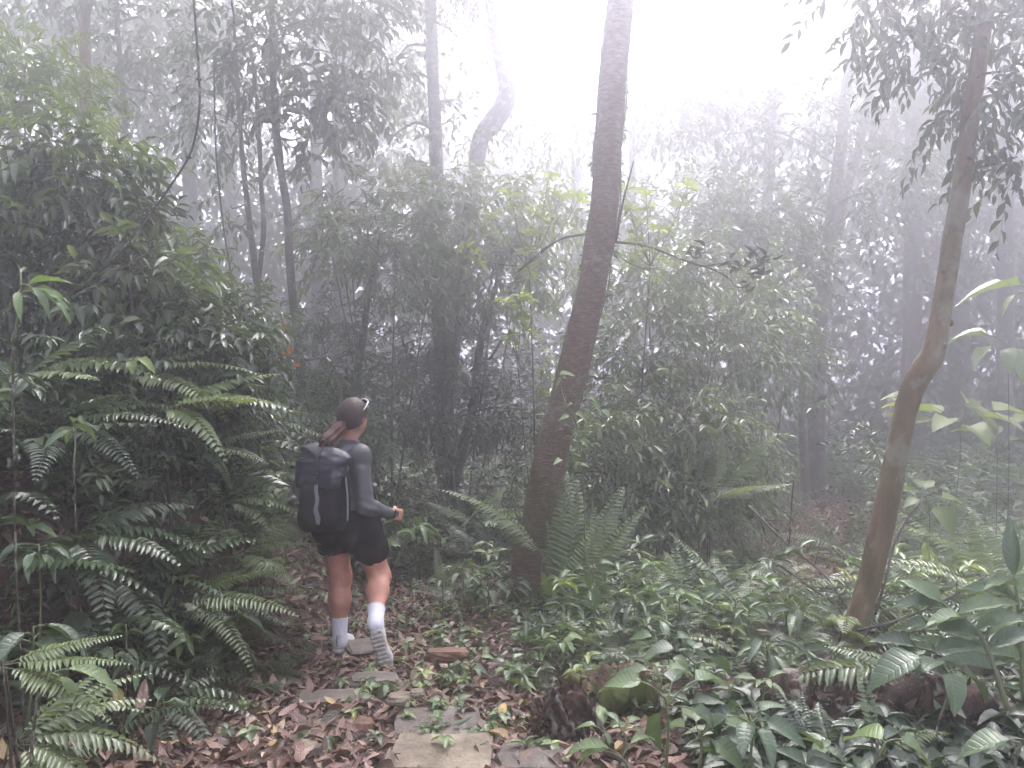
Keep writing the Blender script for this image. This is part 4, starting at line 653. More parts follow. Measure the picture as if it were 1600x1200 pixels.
F('small ladder-like fern standing upright right of the leaning trunk', 1062, 6.3, [(5, 82, .55), (70, 45, .5), (-70, 40, .45), (150, 30, .4)], kind='simple', m=M_FERNL)
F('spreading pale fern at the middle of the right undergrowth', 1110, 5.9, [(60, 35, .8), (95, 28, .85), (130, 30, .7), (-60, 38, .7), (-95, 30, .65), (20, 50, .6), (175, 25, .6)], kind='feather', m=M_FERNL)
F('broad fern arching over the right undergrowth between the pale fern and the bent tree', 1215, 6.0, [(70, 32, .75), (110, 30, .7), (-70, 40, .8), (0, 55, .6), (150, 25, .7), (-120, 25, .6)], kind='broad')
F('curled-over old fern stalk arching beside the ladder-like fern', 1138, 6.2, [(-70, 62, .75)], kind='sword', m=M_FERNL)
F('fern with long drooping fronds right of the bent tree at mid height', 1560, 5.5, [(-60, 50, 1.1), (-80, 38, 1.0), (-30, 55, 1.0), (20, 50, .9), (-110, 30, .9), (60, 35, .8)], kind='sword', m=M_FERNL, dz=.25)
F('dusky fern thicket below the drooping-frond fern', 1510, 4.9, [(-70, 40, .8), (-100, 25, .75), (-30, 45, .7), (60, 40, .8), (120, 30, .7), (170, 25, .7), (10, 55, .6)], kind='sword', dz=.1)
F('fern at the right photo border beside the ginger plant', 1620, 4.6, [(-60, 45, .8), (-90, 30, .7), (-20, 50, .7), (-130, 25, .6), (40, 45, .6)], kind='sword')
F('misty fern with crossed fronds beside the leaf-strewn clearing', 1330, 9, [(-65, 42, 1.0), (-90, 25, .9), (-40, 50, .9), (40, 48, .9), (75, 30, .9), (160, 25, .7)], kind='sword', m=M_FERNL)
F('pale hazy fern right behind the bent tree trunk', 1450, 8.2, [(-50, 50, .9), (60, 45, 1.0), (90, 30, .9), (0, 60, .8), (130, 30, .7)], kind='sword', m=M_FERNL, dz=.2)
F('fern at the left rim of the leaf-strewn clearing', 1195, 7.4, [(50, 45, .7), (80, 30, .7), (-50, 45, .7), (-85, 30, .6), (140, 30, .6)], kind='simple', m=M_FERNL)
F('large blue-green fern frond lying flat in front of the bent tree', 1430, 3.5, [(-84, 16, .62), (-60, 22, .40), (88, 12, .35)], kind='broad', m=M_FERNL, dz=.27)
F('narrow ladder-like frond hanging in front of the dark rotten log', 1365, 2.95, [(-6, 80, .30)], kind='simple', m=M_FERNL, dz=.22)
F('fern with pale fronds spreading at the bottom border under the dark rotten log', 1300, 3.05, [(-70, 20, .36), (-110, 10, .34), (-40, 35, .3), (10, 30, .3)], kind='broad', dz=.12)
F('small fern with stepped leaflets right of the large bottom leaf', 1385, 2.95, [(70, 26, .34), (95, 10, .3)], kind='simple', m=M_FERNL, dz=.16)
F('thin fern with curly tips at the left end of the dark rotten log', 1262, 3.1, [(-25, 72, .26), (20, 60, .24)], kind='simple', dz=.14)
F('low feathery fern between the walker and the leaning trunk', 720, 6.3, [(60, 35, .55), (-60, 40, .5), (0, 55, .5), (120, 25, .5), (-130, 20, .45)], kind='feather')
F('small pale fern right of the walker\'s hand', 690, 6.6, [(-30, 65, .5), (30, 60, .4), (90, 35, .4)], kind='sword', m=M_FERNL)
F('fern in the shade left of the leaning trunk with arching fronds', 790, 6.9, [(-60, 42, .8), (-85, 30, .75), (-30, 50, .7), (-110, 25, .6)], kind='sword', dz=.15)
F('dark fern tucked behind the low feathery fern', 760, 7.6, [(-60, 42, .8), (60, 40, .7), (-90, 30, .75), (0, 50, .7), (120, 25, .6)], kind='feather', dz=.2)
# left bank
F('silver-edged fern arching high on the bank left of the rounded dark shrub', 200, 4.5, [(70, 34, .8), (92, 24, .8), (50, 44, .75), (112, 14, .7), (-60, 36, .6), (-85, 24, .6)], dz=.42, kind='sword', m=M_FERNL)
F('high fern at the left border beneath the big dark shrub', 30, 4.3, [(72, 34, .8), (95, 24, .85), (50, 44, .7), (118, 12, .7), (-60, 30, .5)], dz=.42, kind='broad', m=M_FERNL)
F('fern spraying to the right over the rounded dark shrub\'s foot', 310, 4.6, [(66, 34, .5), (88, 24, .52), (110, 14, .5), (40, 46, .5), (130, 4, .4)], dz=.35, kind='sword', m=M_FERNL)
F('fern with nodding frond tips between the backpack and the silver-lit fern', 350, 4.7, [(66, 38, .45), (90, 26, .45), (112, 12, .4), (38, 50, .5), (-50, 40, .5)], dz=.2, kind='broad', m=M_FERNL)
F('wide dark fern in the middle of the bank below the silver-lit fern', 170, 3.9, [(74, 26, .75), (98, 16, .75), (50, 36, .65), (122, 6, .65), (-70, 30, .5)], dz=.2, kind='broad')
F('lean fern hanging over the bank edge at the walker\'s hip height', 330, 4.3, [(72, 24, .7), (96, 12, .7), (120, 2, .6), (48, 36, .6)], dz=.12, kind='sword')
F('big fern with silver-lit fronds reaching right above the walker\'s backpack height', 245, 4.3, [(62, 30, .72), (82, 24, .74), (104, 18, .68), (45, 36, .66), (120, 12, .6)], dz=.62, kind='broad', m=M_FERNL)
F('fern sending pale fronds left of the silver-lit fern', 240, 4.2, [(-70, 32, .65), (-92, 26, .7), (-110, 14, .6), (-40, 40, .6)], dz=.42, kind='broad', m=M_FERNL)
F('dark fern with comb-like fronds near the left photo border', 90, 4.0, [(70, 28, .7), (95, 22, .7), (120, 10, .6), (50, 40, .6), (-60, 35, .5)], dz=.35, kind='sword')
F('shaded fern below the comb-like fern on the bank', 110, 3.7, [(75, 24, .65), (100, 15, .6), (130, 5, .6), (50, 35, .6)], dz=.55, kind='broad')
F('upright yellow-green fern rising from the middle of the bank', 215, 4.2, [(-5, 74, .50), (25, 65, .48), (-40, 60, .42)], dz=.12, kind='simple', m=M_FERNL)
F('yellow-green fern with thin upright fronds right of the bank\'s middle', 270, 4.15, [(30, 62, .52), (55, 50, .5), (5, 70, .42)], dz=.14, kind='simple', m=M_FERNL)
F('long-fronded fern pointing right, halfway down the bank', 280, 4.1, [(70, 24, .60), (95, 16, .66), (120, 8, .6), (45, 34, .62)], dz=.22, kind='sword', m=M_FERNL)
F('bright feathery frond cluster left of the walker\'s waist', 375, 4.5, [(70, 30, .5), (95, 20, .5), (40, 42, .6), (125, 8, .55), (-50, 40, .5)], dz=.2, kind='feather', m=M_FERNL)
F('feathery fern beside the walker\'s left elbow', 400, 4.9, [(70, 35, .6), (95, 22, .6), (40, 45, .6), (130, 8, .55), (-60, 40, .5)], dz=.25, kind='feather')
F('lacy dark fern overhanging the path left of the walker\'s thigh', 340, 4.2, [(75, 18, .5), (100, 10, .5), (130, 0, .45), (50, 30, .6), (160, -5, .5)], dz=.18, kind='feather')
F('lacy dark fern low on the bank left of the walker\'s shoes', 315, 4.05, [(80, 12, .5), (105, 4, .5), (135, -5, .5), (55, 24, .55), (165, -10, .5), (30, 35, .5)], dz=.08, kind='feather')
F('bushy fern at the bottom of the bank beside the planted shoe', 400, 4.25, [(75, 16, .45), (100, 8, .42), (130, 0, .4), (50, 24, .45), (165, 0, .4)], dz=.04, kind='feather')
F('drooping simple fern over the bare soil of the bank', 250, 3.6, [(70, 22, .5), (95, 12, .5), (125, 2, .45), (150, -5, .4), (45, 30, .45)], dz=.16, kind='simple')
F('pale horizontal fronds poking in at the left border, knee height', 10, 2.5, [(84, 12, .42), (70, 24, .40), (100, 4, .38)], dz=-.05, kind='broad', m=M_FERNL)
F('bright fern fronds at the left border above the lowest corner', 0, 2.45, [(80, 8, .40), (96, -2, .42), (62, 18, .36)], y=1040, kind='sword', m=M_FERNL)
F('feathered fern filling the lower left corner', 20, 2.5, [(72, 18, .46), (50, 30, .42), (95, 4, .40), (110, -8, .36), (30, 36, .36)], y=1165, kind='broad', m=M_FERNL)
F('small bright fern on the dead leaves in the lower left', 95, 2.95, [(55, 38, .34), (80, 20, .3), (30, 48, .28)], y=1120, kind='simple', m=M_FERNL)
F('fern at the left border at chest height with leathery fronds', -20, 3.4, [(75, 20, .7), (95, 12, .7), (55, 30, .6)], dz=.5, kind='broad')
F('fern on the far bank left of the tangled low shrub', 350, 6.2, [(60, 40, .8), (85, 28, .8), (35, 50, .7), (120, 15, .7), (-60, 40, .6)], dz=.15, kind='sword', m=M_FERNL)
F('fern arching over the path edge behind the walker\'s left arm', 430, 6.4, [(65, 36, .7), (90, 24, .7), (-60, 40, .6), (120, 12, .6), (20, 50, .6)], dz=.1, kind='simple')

# ------------------------------------------------------------------ broad-leaved plants
def broadplant(label, base, leaves, L, W, tm=L5B, m=None, seed=0, cat='plant', name='broad_leaf_plant', h=None, tone=.5, group='broad-leaved plants', r=.004, dr=.35):
    """leaves: list of (azimuth, elevation, petiole length, scale) from the stem top; the stem rises h."""
    rng = R(seed + 5); e = empty(name, base, label, cat, group); mb = MB(); fl = MB(); top = np.array([rng.normal(0, .02), rng.normal(0, .02), h or .05]); tube([np.array([0, 0, -.04]), top * .5 + [.01, 0, 0], top], [r * 1.6, r * 1.3, r], mb, seg=6, m=10)
    gap = float(base[2]) - float(H(base[0], base[1]))
    if gap > .06: ms = MB(); tube([np.array([.02, .06, -gap - .05]), np.array([rng.normal(0, .03), .04, -gap * .5]), np.array([0, 0, 0.])], [r * 1.3, r * 1.2, r * 1.1], ms, seg=6, m=14); ms.obj('stalk', M_STEM, e)
    for a, el, pl, s in leaves:
        a, el2 = radians(a), radians(el); d = np.array([sin(a) * cos(el2), cos(a) * cos(el2), sin(el2)]); p0 = top * rng.uniform(.7, 1); p1 = p0 + d * pl + [0, 0, pl * .25]; tube([p0, (p0 + p1) / 2 + [0, 0, pl * .1], p1], [r * .8, r * .7, r * .6], mb, seg=5, m=8)
        ld = nrm(d - [0, 0, dr]); N = nrm(UP + rng.normal(0, .18, 3) + np.array([0, -.25, 0])); batch(tm, p1[None], ld[None], N[None], L * s, W * s, tone + rng.normal(0, .1), fl)
    mb.obj('stem', M_STEMG, e); fl.obj('foliage', m or M_BIG, e); return e
def ring(n, el, pl, seed, a0=0, spread=360, s=(.75, 1.15)):
    r = R(seed); return [(a0 + spread * i / n + r.normal(0, 12), el + r.normal(0, 14), pl * r.uniform(.6, 1.3), r.uniform(*s)) for i in range(n)]
B = broadplant
B('single big glossy heart-like leaf standing in the shade, low left', gp(140, 3.35, .1), [(-60, 60, .1, 1.0), (80, 5, .1, .62), (120, 30, .08, .5), (-130, -5, .08, .5)], .19, .13, tone=.25, seed=1, h=.28)
B('rosette of five oval leaves just right of the single big glossy leaf', gp(232, 3.35, 0), [(85, 12, .05, 1.15), (-80, 25, .05, .8), (0, 45, .06, .9), (160, -5, .05, .9), (-140, 5, .05, .7)], .125, .062, tone=.45, seed=2, h=.2)
B('pale young shoot with lance leaves above the oval rosette', gp(192, 3.5, .1), ring(6, 15, .02, 3), .09, .03, tm=L6L, tone=.75, seed=3, h=.42)
B('second pale young shoot with a star of leaves, right of the first', gp(215, 3.45, .1), ring(7, 5, .03, 4), .085, .03, tm=L6L, tone=.72, seed=4, h=.27)
B('bright single long leaf crossing the lower left corner', px(60, 1075, 2.4), [(78, 5, .06, 1), (100, -25, .04, .6)], .17, .055, tm=L6L, tone=.9, seed=5, h=.04)
B('sprig with narrow pale leaves at the left photo border', px(20, 520, 3.0), [(70, 45, .05, 1), (95, -5, .08, 1.2), (110, -25, .07, 1), (60, 20, .05, .9), (150, -30, .04, .9), (-30, 50, .04, .8), (90, 15, .04, 1.1)], .14, .036, tm=L6L, tone=.85, seed=6, h=.2)
B('leafy shoot with long dull leaves below the narrow-leaved sprig', gp(60, 3.4, .35), ring(9, 0, .05, 7), .16, .045, tm=L6L, tone=.55, seed=7, h=.5)
B('seedling with white-edged leaves on the bank near the comb-like fern', px(115, 720, 3.6), ring(7, 15, .03, 8), .13, .036, tm=L6L, tone=.8, seed=8, h=.16)
B('plant with drooping lance leaves near the left border in deep shade', gp(40, 3.1, .15), ring(9, 5, .06, 9), .18, .06, tm=L6L, tone=.3, seed=9, h=.42)
B('yellowish young leaf pair on the bank above the silver-lit fern', px(205, 590, 4.2), [(60, 30, .02, 1), (-40, 40, .02, .9), (100, -5, .05, 1.4), (150, -10, .04, 1.2)], .08, .045, m=M_LEAFY, seed=10, tone=.4, h=.1)
B('bright seedling with a wheel of leaves right of the walker\'s ponytail height', gp(650, 7.2), ring(9, 10, .06, 11) + ring(6, 35, .03, 12), .19, .06, tm=L6L, tone=.75, seed=11, h=.62)
B('seedling with rounded leaves close to the walker\'s right sleeve', gp(600, 6.6), ring(8, 15, .05, 13), .14, .07, tone=.65, seed=12, h=.55)
B('seedling with a pale parasol of leaves in front of the low feathery fern', gp(722, 5.9), ring(7, 12, .03, 14), .15, .045, tm=L6L, tone=.8, seed=13, h=.42)
B('thin-stemmed seedling with few leaves midway between walker and leaning trunk', gp(690, 5.7), ring(6, 5, .03, 15), .09, .035, tone=.55, seed=14, h=.35)
B('dusky seedling with layered leaves left of the leaning trunk\'s foot', gp(760, 5.7), ring(9, 10, .06, 16), .11, .05, tone=.45, seed=15, h=.3)
B('bushy seedling directly left of the leaning trunk\'s foot', gp(800, 5.9), ring(10, 12, .06, 17), .12, .04, tone=.4, seed=16, h=.28)
B('tall thin plant with drooping round leaves standing before the large upright fern', gp(926, 4.9), [(-70, 20, .06, 1), (80, 25, .05, .9), (-90, -15, .08, .9), (60, -30, .06, 1), (-20, -55, .05, 1.2), (150, -60, .04, 1.1), (0, 40, .04, .8)], .12, .055, tone=.62, seed=17, h=.62)
B('silvery herb clump in front of the upright fern at the trunk', gp(890, 5.3), ring(10, 8, .06, 18), .15, .035, tm=L6L, tone=.5, seed=18, h=.26)
B('spiky-leaved dark plant right of the tall thin drooping plant', gp(985, 5.3), ring(11, 12, .07, 19), .20, .04, tm=L6L, tone=.4, seed=19, h=.25)
B('plant with pale-tipped narrow leaves at the heart of the right undergrowth', gp(1060, 5.2), ring(11, 15, .08, 20), .17, .045, tm=L6L, tone=.55, seed=20, h=.32)
B('dark narrow-leaved plant below the broad arching fern', gp(1145, 5.0), ring(11, 12, .08, 21), .18, .045, tm=L6L, tone=.5, seed=21, h=.3)
B('grey-green plant between the arching fern and the bent tree', gp(1240, 4.8), ring(10, 12, .08, 22), .17, .05, tm=L6L, tone=.5, seed=22, h=.3)
B('yellow-green crinkled herb below the tall thin drooping plant', gp(875, 4.5), ring(9, 20, .05, 23), .075, .04, tone=.98, seed=23, h=.2)
B('large dark shiny leaf spread flat above the rotten log\'s left end', px(1085, 1050, 3.7), [(60, 8, .04, 1.3), (-95, 25, .10, .75), (20, 40, .06, .6)], .18, .13, tone=.3, seed=24, h=.05)
B('upright plant with pale veined leaves above the mossy log', gp(1050, 3.9), [(-70, 20, .08, 1), (60, 25, .08, .8), (0, 60, .05, .8), (150, -5, .06, .9), (-120, 0, .06, .8)], .13, .07, tone=.7, seed=25, h=.38)
B('three bright oval leaves in a fan in front of the mossy log', px(945, 1155, 3.15), [(-75, 25, .03, 1), (0, 50, .03, 1.1), (75, 28, .03, .9), (160, 0, .02, .5)], .10, .045, tone=.9, seed=26, h=.04)
B('second fan of oval leaves just right of the three bright ones', px(975, 1160, 3.1), [(-40, 45, .03, 1), (50, 30, .04, 1), (90, 5, .04, .8)], .09, .035, tone=.75, seed=27, h=.04)
B('drooping torn leaf plant on a slim stalk in front of the log gap', px(1040, 1190, 2.9), [(-60, 10, .12, 1.2), (-20, -50, .06, 1.1), (70, 22, .14, 1.1), (30, 40, .1, .9), (100, -10, .1, .9), (-90, 25, .1, .9)], .15, .085, tone=.65, seed=28, h=.26)
B('vein-marked round-leaved plant at the bottom centre-right', px(1090, 1200, 2.85), [(0, 35, .06, 1), (80, 10, .1, 1), (-50, 15, .06, .8), (120, -10, .06, .9)], .14, .085, tone=.6, seed=29, h=.14)
B('yellowing long-leaved plant drooping at the bottom border right of the stump', px(985, 1215, 2.8), [(-85, 25, .05, 1), (60, 35, .05, .7), (-60, 5, .06, .9)], .17, .05, tm=L6L, tone=.9, seed=30, h=.08)
B('dark-leaved plant at the bottom border below the pale veined plant', px(1170, 1190, 2.85), ring(8, 12, .08, 31), .13, .06, tone=.45, seed=31, h=.16)
B('orange-stained leaf cluster on top of the mossy log', px(1030, 1075, 3.5), [(-80, 18, .05, 1.1), (75, 20, .05, 1), (0, 30, .04, .6)], .14, .06, tone=.85, seed=32, h=.05)
B('small-leaved sprouting plant right of the pale veined plant', px(1185, 1105, 3.3), ring(8, 20, .04, 33), .07, .035, tone=.8, seed=33, h=.1)
B('large light green oval leaf lying at the bottom border', px(1372, 1165, 2.65), [(-25, 15, .01, 1.0), (88, -8, .06, .75)], .19, .115, tone=.85, seed=34, h=.01)
B('light green leaf hanging over the dark rotten log, right half', px(1480, 1090, 3.0), [(-170, -20, .05, 1.0), (-95, 5, .1, 1.6), (80, -15, .08, 1.2), (-120, 25, .05, .9)], .15, .09, tone=.45, seed=35, h=.14)
B('big light leaf cut by the right photo border at the bottom', px(1590, 1165, 2.5), [(-82, 12, .02, 1.0)], .17, .10, tone=.85, seed=36, h=.01)
B('ground herb with slender leaves below the bent tree', gp(1300, 4.1, .02), ring(9, 15, .06, 37), .14, .04, tm=L6L, tone=.5, seed=37, h=.22)
B('narrow-leaved plant right of the ground herb under the bent tree', gp(1195, 4.1, .02), ring(10, 15, .08, 38), .17, .045, tm=L6L, tone=.45, seed=38, h=.25)
B('leafy herb between the reddish stone and the mossy log', gp(800, 4.2), ring(9, 10, .05, 39), .08, .04, tone=.6, seed=39, h=.14)
B('leafy herb creeping over the litter right of the lifted shoe', gp(735, 4.3), ring(9, 10, .05, 40), .075, .038, tone=.65, seed=40, h=.12)
B('little green seedling with three leaves between the grey slab and the lifted shoe', gp(553, 3.85), [(-80, 10, .02, 1), (0, 45, .02, .8), (80, 8, .02, 1.1)], .09, .04, tone=.7, seed=41, h=.07)
B('round pale yellow-green leaf plant in the mist right of the bent tree', px(1452, 800, 7.6), [(-50, 25, .12, 1.1), (20, 35, .15, 1.2), (90, 5, .15, 1), (160, -30, .1, 1.3), (-110, 0, .1, .8)], .24, .17, m=M_LEAFY, tone=.15, dr=.1, seed=42, h=.12)
B('big-leaved mint-coloured plant in the mist, right of the bent tree', px(1500, 715, 9), [(-80, 15, .3, 1.1), (-60, 22, .45, 1), (-100, 5, .4, 1), (-20, 30, .3, 1), (60, 25, .3, 1), (90, 12, .4, 1.1), (115, 2, .5, .9), (-130, 0, .3, .9), (-88, 20, .55, .9), (180, -5, .2, 1), (40, 15, .5, 1), (-40, 12, .5, 1), (150, 5, .3, 1)], .40, .27, m=M_LEAFY, tone=.35, dr=.05, seed=43, h=.4)
B('upright pale paddle-leaved plant beside the mint-coloured plant', px(1558, 725, 8.7), [(-5, 75, .1, 1), (30, 50, .15, .8), (-40, 40, .15, .8), (90, 20, .15, .7)], .45, .17, m=M_LEAFY, tone=.1, seed=44, h=.2)
B('giant hazy leaf hanging in from the right photo border', px(1615, 470, 7), [(-85, 22, .1, 1), (-70, -25, .1, .5)], .55, .22, tone=.9, seed=45, h=.1)
B('cluster of hazy umbrella leaves at the right border below the giant leaf', px(1575, 560, 8.5), [(-80, 10, .25, 1), (-50, 20, .2, 1), (170, -50, .1, 1), (-110, -25, .3, .9), (80, 10, .2, 1), (-150, -40, .2, .8)], .38, .2, tone=.8, dr=.1, seed=46, h=.2)
def ginger(label, base, tip, n, L, W, seed, tone=.5, gr='ginger-like plants'):
    e = empty('ginger_plant', base, label, 'plant', gr); rng = R(seed); mb = MB(); fl = MB(); o = np.array(base); mid = (o + tip) / 2 + [(tip[0] - o[0]) * -.15, 0, .05]; C = tube([o - [0, 0, .05], mid, tip], [.012, .009, .004], mb, seg=8, m=24)
    for i in range(n):
        s = .3 + .7 * i / (n - 1); p = C[int(s * 23)]; T = nrm(C[min(23, int(s * 23) + 1)] - C[int(s * 23) - 1]); sg = 1 if i % 2 else -1; d = nrm(T * .55 + np.array([sg * .9, rng.uniform(-.6, .2), .1]) + rng.normal(0, .12, 3)); 
        if i == n - 1: d = T
        batch(L6L, p[None], d[None], (UP + [0, -.5, 0] + rng.normal(0, .2, 3))[None], L * rng.uniform(.8, 1.15), W * rng.uniform(.85, 1.1), tone + rng.normal(0, .12), fl)
    mb.obj('stem', M_STEMG, e, o); fl.obj('foliage', M_BIG, e, o); return e
ginger('leaning ginger-like plant with broad alternate leaves on the far right', px(1575, 1090, 3.0), px(1470, 940, 3.15), 8, .20, .075, 1, .6)
ginger('upright ginger-like plant cut by the right photo border', px(1600, 1080, 3.3), px(1585, 900, 3.35), 8, .22, .075, 2, .7)
ginger('short ginger-like plant with dull leaves behind the dark rotten log', px(1500, 1085, 3.4), px(1430, 1010, 3.4), 6, .20, .08, 3, .35)
ginger('low arching ginger-like plant behind the blue-green flat frond', gp(1500, 4.1), gp(1440, 4.0, .45), 8, .20, .055, 4, .45)
ginger('slim arching ginger-like plant right of the bent tree\'s foot', gp(1530, 4.5), gp(1580, 4.4, .6), 9, .22, .055, 5, .5)
# twining stem in front of the trunk
e = empty('twining_vine', gp(928, 5.5), 'pale twining stem with paired white-green leaves climbing in front of the leaning trunk', 'vine'); o = off(e); mb = MB(); fl = MB(); rng = R(3)
C = tube([o, px(925, 930, 5.5), px(915, 850, 5.5), px(912, 760, 5.5), px(907, 700, 5.5), px(900, 660, 5.5), px(884, 632, 5.5), px(876, 600, 5.6), px(868, 560, 5.7)], [.006, .006, .006, .006, .006, .005, .004, .003, .002], mb, seg=6, m=60)
for x, y, sx, L in ((884, 650, -1, .09), (905, 645, 1, .10), (880, 585, 1, .11), (874, 590, -.4, .07), (912, 687, 1, .09), (900, 722, -1, .07), (912, 725, 1, .07), (876, 718, -.3, .09), (930, 628, 1, .09), (945, 640, .5, .09), (925, 620, .8, .08), (890, 630, -.9, .06)):
    batch(L5B, px(x - sx * 6, y, 5.45)[None], [[sx, -.4, rng.uniform(-.7, .3)]], [[.1, -.6, 1]], L, L * .5, rng.uniform(.7, 1), fl)
mb.obj('stem', M_STEMG, e, o); fl.obj('foliage', M_BIG, e, o)
# dry twigs
def twig(label, pts, w, seed):
    P, r = trunk_pts([(a, b, d, w) for a, b, d in pts]); mb = MB(); C = tube(P, r, mb, seg=5, m=len(P) * 6, rough=.06, seed=seed); rng = R(seed)
    for i in range(3, len(C) - 2, 5): tube([C[i], C[i] + nrm(rng.normal(0, 1, 3) + [0, 0, .6]) * rng.uniform(.1, .25)], [r[0] * .5, r[0] * .2], mb, seg=4, m=4)
    tag(mb.obj('dry_twig', M_STEM, None, P[0]), label, 'twig', 'dry twigs')
twig('dry arching twig in the undergrowth left of the bent tree', [(1170, 790, 6.5), (1230, 850, 6), (1290, 900, 5.6), (1330, 960, 5.2)], 3.5, 1)
twig('second dry twig slanting down to the bent tree\'s foot', [(1215, 880, 5.8), (1270, 920, 5.5), (1310, 950, 5.3), (1325, 990, 5.1)], 4, 2)
twig('grey bare twig rising right of the bent tree\'s foot', [(1368, 960, 4.9), (1385, 900, 5), (1400, 840, 5.2), (1440, 780, 5.4)], 4.5, 3)
twig('dry fallen stick lying behind the blue-green flat frond', [(1340, 985, 4.2), (1400, 970, 4.3), (1470, 940, 4.5), (1540, 900, 4.8)], 4.5, 4)
twig('straw-coloured stalk upright in the undergrowth right of the ladder-like fern', [(1232, 870, 6), (1236, 800, 6), (1240, 750, 6)], 2.5, 5)
twig('bare forked stem behind the leaning trunk\'s left side', [(735, 580, 9.5), (765, 560, 9.5), (782, 535, 9.5), (790, 528, 9.5)], 4.5, 6)

def thicket():
    rng = R(78); mb = MB(); N = 2200; x = rng.uniform(-5, 4.5, N); y = rng.uniform(8.2, 12.5, N); z = H(x, y) + rng.uniform(.0, 1, N) ** 1.2 * (1.5 + .4 * np.sin(x * 2.3)); P = np.stack([x, y, z], -1)[pdist(x, y) > .8]; D = rng.normal(0, 1, P.shape) * [1, 1, .5] + [0, -.5, .2]
    sprays(mb, P, D, .4, 10, .12, .042, L1, rng, .4, .4, mbt=mb, tw=.005); tag(mb.obj('thicket_undergrowth', M_LEAF), 'shaded tangle of low leafy twigs behind the walker', None, None, 'stuff')
thicket()

rng = R(505); mb = MB(); t = rng.uniform(.12, .75, 700); q = PATH[(t * 199).astype(int)]; o = rng.normal(0, 1, (700, 2)); o = o / np.linalg.norm(o, axis=1)[:, None] * rng.uniform(.38, .95, (700, 1)); x, y = (q + o).T; m = (y > 3.2) & (rng.rand(700) < np.where(x > q[:, 0], 1, .6)); P = np.stack([x, y, H(x, y)], -1)[m]
herbs(P, rng, mb, .07, .06, .032, 5, L4O, .6, .1); tag(mb.obj('path_edge_herbs', M_HERB), 'tiny green seedlings creeping over the edges of the leafy path', None, None, 'stuff')
mb = MB(); n = 420; x = rng.uniform(-2.2, 1.2, n); y = rng.uniform(2.6, 7, n); a = rng.uniform(0, 6.28, n); P0 = np.stack([x, y, H(x, y) + .035], -1); l = rng.uniform(.05, .28, n); P1 = P0 + np.stack([np.cos(a) * l, np.sin(a) * l, rng.uniform(-.01, .03, n)], -1); sticks(P0, P1, rng.uniform(.003, .008, n), mb); tag(mb.obj('twig_litter', M_STEM), 'thin broken twigs scattered over the dead leaves', None, None, 'stuff')
